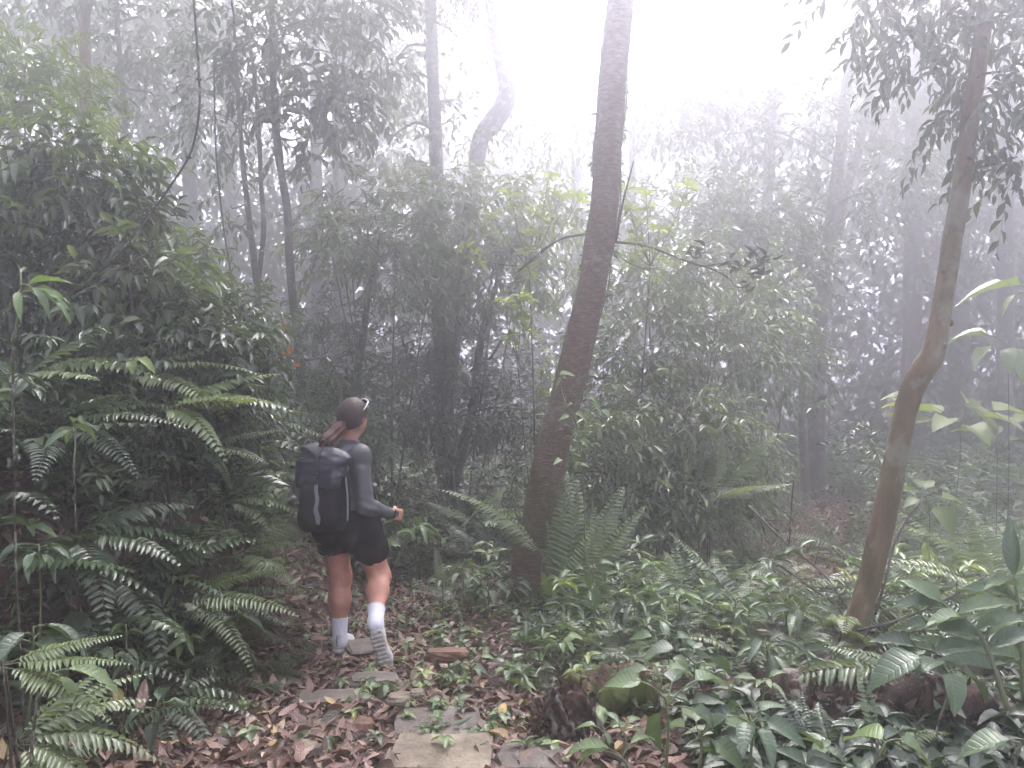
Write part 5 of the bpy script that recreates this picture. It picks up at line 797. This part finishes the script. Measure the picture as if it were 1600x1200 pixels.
# ------------------------------------------------------------------ implicit surfaces for the walker and her gear
class SDF:
    def __init__(s, lo, hi, h):
        s.lo = np.array(lo, float); s.h = h; s.n = np.ceil((np.array(hi) - s.lo) / h).astype(int) + 1; s.ax = [s.lo[i] + h * np.arange(s.n[i]) for i in range(3)]; s.F = np.full(s.n, .25, np.float32)
    def box(s, lo, hi):
        sl = []
        for i in range(3):
            a = int(max(0, math.floor((lo[i] - s.lo[i]) / s.h))); b = int(min(s.n[i], math.ceil((hi[i] - s.lo[i]) / s.h) + 1)); sl.append(slice(a, max(a, b)))
        g = np.meshgrid(*[s.ax[i][sl[i]] for i in range(3)], indexing='ij'); return tuple(sl), np.stack(g, -1)
    def put(s, f, lo, hi, k=.03, op='u'):
        m = k + .05; sl, P = s.box(np.array(lo) - m, np.array(hi) + m)
        if P.size == 0: return s
        d = f(P).astype(np.float32); F = s.F[sl]
        if op == 'u': h = np.clip(.5 + .5 * (F - d) / max(k, 1e-5), 0, 1); s.F[sl] = F * (1 - h) + d * h - k * h * (1 - h)
        elif op == 's': h = np.clip(.5 - .5 * (F + d) / max(k, 1e-5), 0, 1); s.F[sl] = F * (1 - h) - d * h + k * h * (1 - h)
        return s
    def cone(s, a, b, ra, rb, k=.03, op='u'):
        a = np.array(a, float); b = np.array(b, float); ab = b - a; L2 = ab @ ab; r = max(ra, rb)
        def f(P):
            t = np.clip(((P - a) @ ab) / L2, 0, 1); return np.linalg.norm(P - a - t[..., None] * ab, axis=-1) - (ra + (rb - ra) * t)
        return s.put(f, np.minimum(a, b) - r, np.maximum(a, b) + r, k, op)
    def ell(s, c, rad, k=.03, M=None, op='u'):
        c = np.array(c, float); rad = np.array(rad, float); mr = rad.max()
        def f(P):
            Q = P - c
            if M is not None: Q = Q @ M
            q = np.linalg.norm(Q / rad, axis=-1); g = np.linalg.norm(Q / rad ** 2, axis=-1); return q * (q - 1) / np.maximum(g, 1e-6)
        return s.put(f, c - mr, c + mr, k, op)
    def rbox(s, c, half, r, k=.01, M=None, op='u'):
        c = np.array(c, float); half = np.array(half, float); mr = np.linalg.norm(half)
        def f(P):
            Q = P - c
            if M is not None: Q = Q @ M
            q = np.abs(Q) - (half - r); return np.linalg.norm(np.maximum(q, 0), axis=-1) + np.minimum(q.max(-1), 0) - r
        return s.put(f, c - mr, c + mr, k, op)
    def clip(s, fn):            # keep where fn(P) <= 0
        g = np.stack(np.meshgrid(*s.ax, indexing='ij'), -1); s.F = np.maximum(s.F, fn(g).astype(np.float32)); return s
    def shift(s, fn):
        g = np.stack(np.meshgrid(*s.ax, indexing='ij'), -1); s.F = s.F + fn(g).astype(np.float32); return s
    def mesh(s, iso=0.0):
        F = s.F - iso; S = F < 0; n = np.array(F.shape) - 1
        c = np.zeros(n, np.int8)
        for o in np.ndindex(2, 2, 2): c += S[o[0]:o[0] + n[0], o[1]:o[1] + n[1], o[2]:o[2] + n[2]]
        I = np.argwhere((c > 0) & (c < 8)); idx = -np.ones(n, np.int64); idx[tuple(I.T)] = np.arange(len(I)); acc = np.zeros((len(I), 3)); cnt = np.zeros(len(I))
        for ax in range(3):
            o1, o2 = [a for a in range(3) if a != ax]
            for u in (0, 1):
                for v in (0, 1):
                    A = I.copy(); A[:, o1] += u; A[:, o2] += v; Bq = A.copy(); Bq[:, ax] += 1; fa = F[tuple(A.T)]; fb = F[tuple(Bq.T)]; m = (fa < 0) != (fb < 0); t = np.where(m, fa / np.where(m, fa - fb, 1), 0)
                    p = A.astype(float); p[:, ax] += t; acc[m] += p[m]; cnt[m] += 1
        V = s.lo + acc / cnt[:, None] * s.h; Fs = []
        for ax in range(3):
            o1, o2 = [(1, 2), (2, 0), (0, 1)][ax]; sl = [slice(None)] * 3; sl2 = [slice(None)] * 3; sl[ax] = slice(0, -1); sl2[ax] = slice(1, None); a = S[tuple(sl)]; b = S[tuple(sl2)]
            E = np.argwhere(a != b); E = E[(E[:, o1] > 0) & (E[:, o2] > 0) & (E[:, o1] < n[o1]) & (E[:, o2] < n[o2])]
            q = []
            for u, v in ((-1, -1), (0, -1), (0, 0), (-1, 0)):
                C = E.copy(); C[:, o1] += u; C[:, o2] += v; q.append(idx[tuple(C.T)])
            q = np.stack(q, -1); ins = S[tuple(E.T)]; q[~ins] = q[~ins][:, ::-1]; Fs.append(q[(q >= 0).all(1)])
        return V, np.concatenate(Fs)
def rotz(d): a = radians(d); return np.array([[cos(a), -sin(a), 0], [sin(a), cos(a), 0], [0, 0, 1]])
def relax(V, F, it=2):
    E = np.concatenate([F[:, [0, 1]], F[:, [1, 2]], F[:, [2, 3]], F[:, [3, 0]]]); E = np.concatenate([E, E[:, ::-1]])
    deg = np.bincount(E[:, 0], minlength=len(V)).astype(float)
    for _ in range(it):
        S = np.stack([np.bincount(E[:, 0], V[E[:, 1], i], len(V)) for i in range(3)], -1) / deg[:, None]; V = V * .45 + S * .55
    return V
OX, OY = px(540, 0, 4.8)[0], 4.8; OG = np.array([OX, OY, float(H(OX - .03, OY + .05)) + .03])
M_SKIN = plain('skin', (.42, .195, .135), .46, .45, .2, 14, .22); M_SKIN.node_tree.nodes['Principled BSDF'].inputs['Subsurface Weight'].default_value = .12; M_SKIN.node_tree.nodes['Principled BSDF'].inputs['Subsurface Scale'].default_value = .02
M_HAIR = plain('dark_brown_hair', (.030, .014, .014), .38, .55, .9, 60, .6, stretch=(3.0, 3.0, .35))
def hair_mat(name, c1, c2, c3):
    m, nt, out = mat(name); at = nd(nt, 'ShaderNodeAttribute', attribute_name='lf'); n = nd(nt, 'ShaderNodeTexNoise', Scale=1.0, Detail=3.0, Roughness=.7); mp = nd(nt, 'ShaderNodeMapping'); mp.inputs['Scale'].default_value = (70, 9, 9)
    nt.links.new(at.outputs['Vector'], mp.inputs[0]); nt.links.new(mp.outputs[0], n.inputs[0]); c = ramp(nt, n.outputs[0], [(.3, c1), (.55, c2), (.75, c3)]); bs = nd(nt, 'ShaderNodeBsdfPrincipled', Roughness=.42); bs.inputs['Specular IOR Level'].default_value = .28; bp = nd(nt, 'ShaderNodeBump', Strength=.7, Distance=.004)
    nt.links.new(n.outputs[0], bp.inputs['Height']); nt.links.new(bp.outputs[0], bs.inputs['Normal']); nt.links.new(c, bs.inputs['Base Color']); nt.links.new(bs.outputs[0], out.inputs[0]); return m
M_HAIR = hair_mat('dark_brown_hair', (.014, .007, .007), (.040, .020, .019), (.085, .044, .040)); M_TAIL = hair_mat('auburn_hair', (.03, .013, .010), (.09, .038, .030), (.16, .072, .055))
M_SHIRT = plain('grey_running_top', (.060, .060, .068), .55, .45, .25, 300, .12)
M_SHORTS = plain('black_shorts', (.004, .004, .006), .85, .15, .2, 200, .3)
M_SOCK = plain('white_ribbed_sock', (.62, .61, .66), .9, .2, .5, 160, .12, stretch=(1, 1, .1))
M_SHOE = plain('white_mesh_shoe', (.44, .44, .45), .6, .4, .3, 220, .2)
M_SOLE = plain('worn_shoe_sole', (.34, .31, .29), .85, .2, .6, 45, .35)
M_PACK = plain('black_pack_cloth', (.005, .005, .009), .7, .2, .3, 160, .3)
M_ROLL = plain('slate_coated_cloth', (.022, .022, .036), .42, .5, .25, 30, .2)
M_WEB = plain('grey_webbing', (.16, .165, .18), .75, .3, .5, 140, .2)
M_BLACKP = plain('black_plastic', (.012, .012, .014), .4, .5, 0)
M_WHITEP = plain('white_plastic', (.75, .75, .73), .35, .5, 0)
M_LENS = plain('dark_lens', (.01, .01, .012), .12, .6, 0)
# joints, metres from the ground under the walker (x right, y ahead, z up)
J = dict(hl=(-.082, .035, .86), hr=(.088, -.025, .86), kl=(-.050, .075, .475), kr=(.208, .02, .485), al=(-.036, .00, .095), ar=(.240, -.30, .300),
         sl=(-.225, .075, 1.245), sr=(.105, -.065, 1.255), el=(-.322, .03, .975), wl=(-.21, .22, .90), er=(.150, -.135, .945), wr=(.285, .055, .880), nk=(.005, .035, 1.315), hd=(.040, .045, 1.498))
J = {k: np.array(v) for k, v in J.items()}
FACE = nrm([.46, .88, -.14]); HR = rotz(-27.6)
def add_torso(s, g=0.0):
    T = rotz(-20)
    s.ell((.012, .0, .845), (.175 + g, .125 + g, .115 + g), .05, T); s.ell((-.072, -.060, .80), (.105 + g, .088 + g, .10 + g), .05); s.ell((.085, -.098, .80), (.090 + g, .085 + g, .098 + g), .05)
    s.ell((-.02, .012, 1.0), (.128 + g, .095 + g, .13 + g), .07, T); s.ell((-.045, .010, 1.145), (.150 + g, .105 + g, .13 + g), .06, T); s.cone(J['sl'] + [.05, -.01, .0], J['sr'] + [-.05, .01, .0], .068 + g, .068 + g, .06)
    s.cone((-.025, .02, 1.22), J['nk'], .075 + g, .055 + g, .06); return s
def add_arms(s, g=0.0):
    for a in 'lr':
        S, E, W = J['s' + a], J['e' + a], J['w' + a]; s.cone(S, E, .054 + g, .040 + g, .045); s.ell(S, (.060 + g, .058 + g, .058 + g), .03); m = E + (W - E) * .3; s.cone(E, m, .040 + g, .042 + g, .02); s.cone(m, W, .041 + g, .025 + g, .03)
    return s
def body():
    s = SDF((-.47, -.46, -.02), (.46, .44, 1.66), .0065); add_torso(s, -.012); add_arms(s)
    for a, b in (('l', -1), ('r', 1)):
        h, k, q = J['h' + a], J['k' + a], J['a' + a]; s.cone(h + [b * .008, -.01, -.02], k, .098, .060, .06); s.cone(h + (k - h) * .4 + [b * .010, -.005, 0], k, .082, .060, .03); s.ell(k, (.058, .060, .070), .04)
        d = nrm(q - k); bk = nrm(np.cross(np.cross(d, [0, 1, 0]), d)) * -1; s.cone(k + bk * .008, k + (q - k) * .36 + bk * .014, .057, .063, .04); s.cone(k + (q - k) * .36 + bk * .012, q, .062, .033, .05)
    s.cone(J['al'] + [0, .0, .0], (-.032, .14, .045), .03, .026, .03); s.cone(J['ar'], (.30, -.275, .13), .03, .024, .03)   # feet inside the shoes
    # neck and head
    s.cone(J['nk'] + [-.003, .0, -.02], J['hd'] + [0, -.005, -.07], .052, .050, .03); c = J['hd']; s.ell(c, (.074, .092, .098), .02, HR); s.ell(c + FACE * .030 + [0, 0, -.050], (.056, .062, .062), .03, HR); s.ell(c + FACE * .052 + [0, 0, -.088], (.028, .03, .024), .03, HR)
    X = np.array([FACE[1], -FACE[0], 0]); s.cone(c + FACE * .088 + [0, 0, .0], c + FACE * .106 + [0, 0, -.030], .008, .012, .015); s.ell(c + FACE * .086 + [0, 0, -.058], (.022, .012, .008), .008, HR)
    for g in (-1, 1):
        s.ell(c + X * g * .074 + FACE * -.004 + [0, 0, -.018], (.012, .020, .030), .006, HR); s.ell(c + X * g * .030 + FACE * .090 + [0, 0, .004], (.014, .012, .009), .008, HR, 's'); s.ell(c + X * g * .030 + FACE * .084 + [0, 0, .022], (.018, .010, .006), .01, HR)
    # hands: palm, four unequal bent fingers and a thumb, loosely curled
    for a in 'lr':
        W = J['w' + a]; d = nrm(W - J['e' + a]) if a == 'r' else nrm(W - J['e' + a]); b = 1 if a == 'r' else -1; up = np.array([0, 0, 1.]); sd = nrm(np.cross(d, up)) * 1.0; pn = -sd * b      # palm faces the middle of the body
        pc = W + d * .045; M = np.stack([d, pn, np.cross(d, pn)], -1); s.rbox(pc, (.044, .016, .038), .014, .02, M)
        for i, L in enumerate((.92, 1.0, .95, .78)):
            r0 = W + d * (.083 - .004 * abs(i - 1.3)) + up * (.027 - .018 * i); c1 = nrm(d * .75 + pn * .66); c2 = nrm(-d * .25 + pn * .96); c3 = nrm(-d * .95 + pn * .2); p1 = r0 + c1 * .036 * L; p2 = p1 + c2 * .026 * L; p3 = p2 + c3 * .020 * L
            s.cone(r0 - d * .01, p1, .0098, .0092, .004); s.cone(p1, p2, .0092, .0085, .003); s.cone(p2, p3, .0085, .0075, .003)
        t0 = W + d * .02 + up * .028 + pn * .006; t1 = t0 + nrm(d * .75 + up * .45 + pn * .5) * .034; t2 = t1 + nrm(d * .8 - up * .05 + pn * .6) * .030; s.cone(t0, t1, .0125, .0105, .008); s.cone(t1, t2, .0105, .0085, .003)
    V, F = s.mesh(); return relax(V, F, 1), F
V, Fb = body(); person = MB().add(V, Fb).obj('person', M_SKIN, None); person.location = tuple(OG)
tag(person, 'person in grey top, black shorts and white shoes walking away down the leafy path', 'person')
def cl(name, V, F, m, parent=None, off=None):
    return MB().add(V, F).obj(name, m, parent if parent is not None else person, (0, 0, 0) if off is None else off)
def shirt():
    s = SDF((-.46, -.30, .80), (.40, .36, 1.40), .0065); add_torso(s, .007); add_arms(s, .008); s.ell((-.03, .01, .93), (.150, .118, .10), .05, rotz(-20)); W = J['wr']; d = nrm(W - J['er']); Wl = J['wl']; dl = nrm(Wl - J['el'])
    s.shift(lambda P: .0032 * vnoise(P * [1, 1, 1.0], 24, 5, 2) + .004 * np.sin(P[..., 2] * 120 + P[..., 0] * 60) * np.exp(-((P - J['er']) ** 2).sum(-1) / .006))
    s.clip(lambda P: np.where(np.linalg.norm(P - W, axis=-1) < .12, (P - (W - d * .012)) @ d, -1)).clip(lambda P: np.where(np.linalg.norm(P - Wl, axis=-1) < .12, (P - (Wl - dl * .012)) @ dl, -1))
    s.clip(lambda P: (.825 - P[..., 2])).clip(lambda P: P[..., 2] - 1.352 + .0 * P[..., 0]); V, F = s.mesh(); return relax(V, F, 1), F
cl('shirt', *shirt(), M_SHIRT)
mb = MB(); a = np.linspace(0, 2 * pi, 25); c = J['nk'] + [.0, .002, .022]; tube(np.stack([c[0] + .055 * np.cos(a), c[1] + .058 * np.sin(a), c[2] + .006 * np.sin(a)], -1), .009, mb, seg=8, m=50, cap=False); mb.obj('collar', M_SHIRT, person)
def shorts():
    s = SDF((-.26, -.26, .52), (.34, .26, .96), .0065); T = rotz(-20); g = .017
    s.ell((.012, .0, .845), (.178 + g, .125 + g, .118), .04, T); s.ell((-.072, -.060, .80), (.108 + g, .090 + g, .10), .05); s.ell((.085, -.098, .80), (.094 + g, .088 + g, .10), .05)
    for a, b in (('l', -1), ('r', 1)):
        h, k = J['h' + a], J['k' + a]; s.cone(h + [b * .01, -.012, -.03], h + (k - h) * .52 + [b * .012, 0, 0], .100 + g, .094 + g, .06)
    s.shift(lambda P: .004 * np.sin(P[..., 0] * 70 + 9 * np.sin(P[..., 2] * 12)) * sst(-P[..., 2], -.80, -.62))
    s.clip(lambda P: (.655 - .06 * np.clip((P[..., 0] + .16) / .3, 0, 1) + .02 * np.cos((P[..., 0] - .015) * 22)) - P[..., 2]).clip(lambda P: P[..., 2] - .925); V, F = s.mesh(); return relax(V, F, 1), F
cl('shorts', *shorts(), M_SHORTS)
def seg(a, b, ra, rb, h=.005, extra=None):
    lo = np.minimum(a, b) - max(ra, rb) - .03; hi = np.maximum(a, b) + max(ra, rb) + .03; s = SDF(lo, hi, h); s.cone(a, b, ra, rb); d = nrm(b - a)
    if extra: extra(s)
    s.clip(lambda P: -((P - a) @ d)).clip(lambda P: (P - b) @ d - .06); V, F = s.mesh(); return relax(V, F, 1), F
for a in 'lr':
    k, q = J['k' + a], J['a' + a]; d = nrm(q - k); bk = nrm(np.cross(np.cross(d, [0, 1, 0]), d)) * -1; L = np.linalg.norm(q - k); o = cl('sock', *seg(q - d * (.135 if a == 'l' else .105) + bk * .006, q + d * .02, .0525, .041, extra=lambda s, q=q, a=a: s.cone(q, q + (np.array([0, .05, -.04]) if a == 'l' else np.array([.01, .005, -.03])), .040, .034)), M_SOCK)
    mb = MB(); c0 = q - d * (.133 if a == 'l' else .103) + bk * .006; X = nrm(np.cross(d, [.2, .9, .1])); Y = np.cross(d, X); t = np.linspace(0, 2 * pi, 21); tube(c0 + .0515 * (np.cos(t)[:, None] * X + np.sin(t)[:, None] * Y), .004, mb, seg=6, m=40, cap=False); mb.obj('cuff', M_SOCK, o)
def shoe(heel, toe, up, lab, nm):
    heel = np.array(heel, float); toe = np.array(toe, float); f = nrm(toe - heel); up = nrm(up - f * (np.array(up) @ f)); r = np.cross(f, up); L = np.linalg.norm(toe - heel); M = np.stack([r, f, up], -1); at = lambda x, y, z: heel + r * x + f * y * L + up * z
    lo = np.minimum(heel, toe) - .11; hi = np.maximum(heel, toe) + .12
    s = SDF(lo, hi, .0045); s.ell(at(0, .17, .050), (.034, .052, .050), .02, M); s.ell(at(0, .45, .045), (.036, .09, .040), .03, M); s.ell(at(.004, .76, .032), (.045, .068, .030), .03, M); s.cone(at(0, .16, .06), at(0, .17, .100), .036, .038, .02)
    s.cone(at(0, .17, .088), at(0, .165, .125), .026, .028, .004, 's'); s.shift(lambda P: .0012 * vnoise(P, 90, 4, 2)); V, F = s.mesh(); u = cl(nm, relax(V, F, 1), F, M_SHOE)
    t = SDF(lo, hi, .0045)
    t.rbox(at(0, .20, .006), (.036, .055, .017), .014, .02, M); t.rbox(at(-.001, .47, .004), (.031, .085, .014), .012, .03, M); t.ell(at(.003, .78, .004), (.047, .066, .015), .02, M); t.ell(at(0, .93, .010), (.034, .03, .014), .02, M); t.ell(at(0, .03, .012), (.030, .03, .018), .01, M)
    for i in range(9): t.rbox(at(0, .06 + i * .11, -.020), (.06, .0045, .012), .002, .002, M, 's')
    V, F = t.mesh(); MB().add(relax(V, F, 1), F).obj('sole', M_SOLE, u)
    mb = MB()
    for i in range(5): y = .40 + .07 * i; z = .090 - .010 * i; tube([at(-.022, y, z - .008), at(0, y + .01, z), at(.022, y, z - .008)], .003, mb, seg=5, m=9)
    mb.obj('lace', M_WEB, u); mb = MB(); tube([at(0, -.035, .05), at(0, -.045, .085), at(0, -.025, .115)], [.005, .007, .004], mb, seg=6, m=8); mb.obj('heel_tab', M_WEB, u)
shoe((-.040, -.050, .030), (-.020, .200, .022), (0, 0, 1), None, 'shoe'); shoe((.250, -.350, .262), (.312, -.330, .035), (-.1, .9, .15), None, 'shoe')
# hair: cap combed back to a low ponytail
def hair():
    c = J['hd']; s = SDF(c - .15, c + .15, .005); s.ell(c + [0, 0, .012] - FACE * .006, (.086, .104, .104), .02, HR); s.ell(c - FACE * .055 + [0, 0, -.012], (.072, .05, .072), .04, HR); s.ell(c + FACE * .075 + [0, 0, -.050], (.085, .075, .085), .02, HR, 's'); s.ell(c + FACE * .105 + [0, 0, .0], (.075, .045, .052), .02, HR, 's')
    s.clip(lambda P: (c[2] - .078 + .35 * ((P - c) @ FACE) * 1.0) - P[..., 2]); tl = c - FACE * .095 + [0, 0, -.045]
    V, F = s.mesh(); V = relax(V, F, 2); ax = -FACE; X = np.array([FACE[1], -FACE[0], 0]); Q = V - tl; A = np.stack([np.arctan2(Q @ X, Q[:, 2] + .02), Q @ FACE, Q[:, 2] * .3], -1); return V, F, A
V, F_, A = hair(); MB().add(V, F_, A).obj('hair', M_HAIR, person)
def tail():
    c = J['hd']; s = SDF((-.22, -.27, 1.22), (.12, .10, 1.49), .005); p = [c - FACE * .088 + [0, 0, -.052], np.array([-.035, -.090, 1.412]), np.array([-.078, -.158, 1.358]), np.array([-.135, -.185, 1.285])]; r = [.022, .040, .040, .012]
    for i in range(3): s.cone(p[i], p[i + 1], r[i], r[i + 1], .02)
    s.cone(p[1], (-.04, -.16, 1.29), .030, .007, .02); s.shift(lambda P: .004 * np.sin((P[..., 0] * .75 - P[..., 2] * .65) * 210 + 2)); V, F = s.mesh(); V = relax(V, F, 1); d = nrm(p[3] - p[1]); sd = nrm(np.cross(d, [0, -1, .3])); return V, F, np.stack([(V @ sd) * 12, V @ d * 1.2, (V @ np.cross(d, sd)) * 4], -1)
V, F_, A = tail(); MB().add(V, F_, A).obj('ponytail', M_TAIL, person)
mb = MB(); t0 = J['hd'] - FACE * .095 + [0, 0, -.056]; tube([t0 + FACE * .008, t0 - FACE * .008 - [0, 0, .004]], .024, mb, seg=14, m=5); mb.obj('hair_tie', M_BLACKP, person)
mb = MB(); rng = R(31); c = J['hd']
for i in range(40):
    a = rng.uniform(-1.4, 1.4); X = np.array([FACE[1], -FACE[0], 0]); p = c - FACE * .07 * cos(a) + X * .072 * sin(a) + [0, 0, -.060 + rng.uniform(-.01, .01)]; tube([p, p + [rng.normal(0, .006), rng.normal(0, .006), -.02], p + [rng.normal(0, .014), rng.normal(0, .012), -.038]], [.0012, .001, .0006], mb, seg=3, m=5)
mb.obj('loose_hair', M_HAIR, person)
for g in (-1, 1):
    V, F = cubesphere(6); X = np.array([FACE[1], -FACE[0], 0]); cl('eye', J['hd'] + X * g * .030 + FACE * .080 + [0, 0, .004] + nrm(V) * .011, F, M_WHITEP)
# wristwatch
mb = MB(); W = J['wr']; d = nrm(W - J['er']); X = nrm(np.cross(d, UP)); Y = np.cross(d, X); t = np.linspace(0, 2 * pi, 25); tube(W + d * .004 + .0275 * (np.cos(t)[:, None] * X + np.sin(t)[:, None] * Y), .0065, mb, seg=6, m=40, cap=False)
V, F = cubesphere(5); Q = np.sign(V) * np.abs(V) ** .8; mb.add(W + d * .004 + X * .029 + (Q[:, :1] * X * .005 + Q[:, 1:2] * d * .016 + Q[:, 2:] * Y * .016), F); mb.obj('wristwatch', M_BLACKP, person)
# sunglasses pushed up on the hair
c = J['hd']; X = np.array([FACE[1], -FACE[0], 0]); g0 = c + FACE * .068 + [0, 0, .098]; e = empty('sunglasses', OG + g0, 'white-rimmed sunglasses pushed up on top of the walker\'s head', 'sunglasses'); mb = MB(); nn = nrm(FACE + [0, 0, .75])
Yv = np.cross(X, nn); Yv = Yv / np.linalg.norm(Yv)
for g in (-1, 1):
    o = X * g * .033; t = np.linspace(0, 2 * pi, 25); Q = o + (.029 * np.cos(t)[:, None] * X + .020 * np.sin(t)[:, None] * Yv); tube(Q, .0042, mb, seg=7, m=50, cap=False); V, F = cubesphere(6); U = nrm(V); MB().add(o + U[:, :1] * X * .027 + U[:, 1:2] * Yv * .018 + U[:, 2:] * nn * .002, F).obj('lens', M_LENS, e)
tube([-X * .006 + nn * .003, X * .006 + nn * .003], .0035, mb, seg=6, m=4); mb.obj('frame', M_WHITEP, e)
for g in (-1, 1):
    mt = MB(); tube([X * g * .062, X * g * .080 - FACE * .03 - [0, 0, .020], X * g * .088 - FACE * .075 - [0, 0, .062]], [.0042, .0038, .003], mt, seg=6, m=14); mt.obj('temple', M_WHITEP, e)
# backpack
TB = rotz(-16); PC = np.array([-.085, -.185, 1.045])
def pk(x, y, z): return PC + TB @ np.array([x, y, z])
e = empty('backpack', OG + PC - [0, 0, .27], 'black roll-top backpack with slate flap and grey strap on the walker\'s back', 'backpack'); bo = OG + PC - [0, 0, .27]; po = PC - [0, 0, .27]
s = SDF(PC - .36, PC + .36, .0065); s.rbox(pk(0, 0, -.015), (.142, .088, .200), .055, .02, TB); s.rbox(pk(0, -.045, -.07), (.118, .060, .130), .045, .03, TB); s.rbox(pk(.0, .0, -.165), (.135, .095, .06), .05, .03, TB)
s.shift(lambda P:   .010 * vnoise(P, 13, 8, 2) + .0025 * vnoise(P, 50, 2, 2)); V, F = s.mesh(); b_ = MB().add(relax(V, F, 1) - po, F).obj('pack_body', M_PACK, e)
s = SDF(PC - .40, PC + .40, .0065); s.rbox(pk(.0, -.006, .185), (.145, .070, .075), .05, .03, TB); s.rbox(pk(-.002, -.070, .125), (.122, .022, .078), .018, .03, TB); s.cone(pk(-.135, -.02, .250), pk(.135, -.02, .235), .034, .032, .02); s.cone(pk(-.145, -.03, .20), pk(-.130, -.075, .05), .03, .02, .03); s.cone(pk(.140, -.03, .20), pk(.11, -.075, .09), .03, .022, .03)
s.shift(lambda P: .013 * vnoise((P - PC) @ TB * [.9, 1, 1.3], 15, 31, 2) + .017 * (np.abs(vnoise((P - PC) @ TB * [.7, 1, 1.4], 19, 77, 2)) - .35)); V, F = s.mesh(); MB().add(relax(V, F, 1) - po, F).obj('roll_top', M_ROLL, e)
def strap(pts, w, t, m, name, par=e, M=TB, n=None, wd=None):
    P = spline(np.array(pts), n or len(pts) * 5); T = nrm(np.gradient(P, axis=0)); wd = M @ np.array(wd if wd is not None else [1., 0, 0]); A = nrm(wd - T * (T @ wd)[:, None]); N = np.cross(T, A); k = len(P); V = []
    for a, b in ((-1, -1), (-.8, 1), (.8, 1), (1, -1)): V.append(P + A * a * w / 2 + N * b * t / 2)
    V = np.stack(V, 1).reshape(-1, 3); i = np.arange(k - 1)[:, None] * 4; j = np.arange(4)[None]; F = np.stack([i + j, i + (j + 1) % 4, i + 4 + (j + 1) % 4, i + 4 + j], -1).reshape(-1, 4); F = np.vstack([F, [[3, 2, 1, 0], [k * 4 - 4, k * 4 - 3, k * 4 - 2, k * 4 - 1]]]); return MB().add(V - po, F).obj(name, m, par, smooth=False)
strap([pk(0, -.030, .275), pk(0, -.088, .235), pk(0, -.106, .16), pk(0, -.104, .10)], .026, .005, M_BLACKP, 'top_strap')
st = strap([pk(.0, -.104, .06), pk(.006, -.112, .02), pk(.016, -.116, -.03), pk(.004, -.119, -.09), pk(.014, -.119, -.12), pk(.022, -.117, -.165)], .024, .005, M_WEB, 'hanging_strap', n=30)
strap([pk(.022, -.116, -.165), pk(.030, -.121, -.165), pk(.036, -.122, -.13), pk(.026, -.124, -.10), pk(.010, -.122, -.055)], .010, .004, M_WEB, 'strap_loop')
s = SDF(pk(0, -.112, .105) - .04, pk(0, -.112, .105) + .04, .003); s.rbox(pk(0, -.112, .105), (.019, .007, .026), .005, .003, TB); s.rbox(pk(0, -.119, .113), (.010, .004, .008), .002, .002, TB, 's'); V, F = s.mesh(); MB().add(V - po, F).obj('buckle', M_BLACKP, e)
for g, nm in ((1, 'r'), (-1, 'l')):
    S = J['s' + nm]; strap([pk(.075 * g, .05, .235), S * .62 + J['nk'] * .38 + [0, -.055, .052], S * .66 + J['nk'] * .34 + [0, .02, .058], S * .70 + J['nk'] * .30 + [.01, .095, -.01], S * .8 + [-.02, .12, -.13], pk(.13 * g, .10, -.12)], .050, .012, M_ROLL, 'shoulder_strap', wd=[1, .35 * g, 0])
strap([pk(.151, -.02, .10), pk(.158, -.01, -.02), pk(.153, .0, -.16)], .018, .004, M_WEB, 'side_strap', wd=[0, 1, 0]); strap([pk(-.03, .0, .29), pk(-.015, -.02, .315), pk(.015, -.02, .315), pk(.03, .0, .29)], .018, .005, M_BLACKP, 'grab_handle', wd=[0, 1, 0])
# ------------------------------------------------------------------ haze
def haze():
    x0, x1, y0, y1, z0, z1 = -118, 118, -135, 143, -3.6, 15.5
    V = [(a, b, c) for a in (x0, x1) for b in (y0, y1) for c in (z0, z1)]; F = [(0, 1, 3, 2), (4, 6, 7, 5), (0, 4, 5, 1), (2, 3, 7, 6), (0, 2, 6, 4), (1, 5, 7, 3)]
    m = bpy.data.materials.new('haze'); m.use_nodes = True; nt = m.node_tree; nt.nodes.clear(); out = nt.nodes.new('ShaderNodeOutputMaterial'); v = nt.nodes.new('ShaderNodeVolumePrincipled')
    v.inputs['Color'].default_value = (.925, .91, .995, 1); v.inputs['Density'].default_value = HAZE; v.inputs['Density Attribute'].default_value = ''; v.inputs['Anisotropy'].default_value = .88
    nt.links.new(v.outputs[0], out.inputs['Volume']); m.cycles.homogeneous_volume = True
    me = bpy.data.meshes.new('haze'); me.from_pydata(V, [], F); me.materials.append(m); o = bpy.data.objects.new('haze', me); COL.objects.link(o); tag(o, 'pale morning mist filling the forest', None, None, 'stuff')
haze()
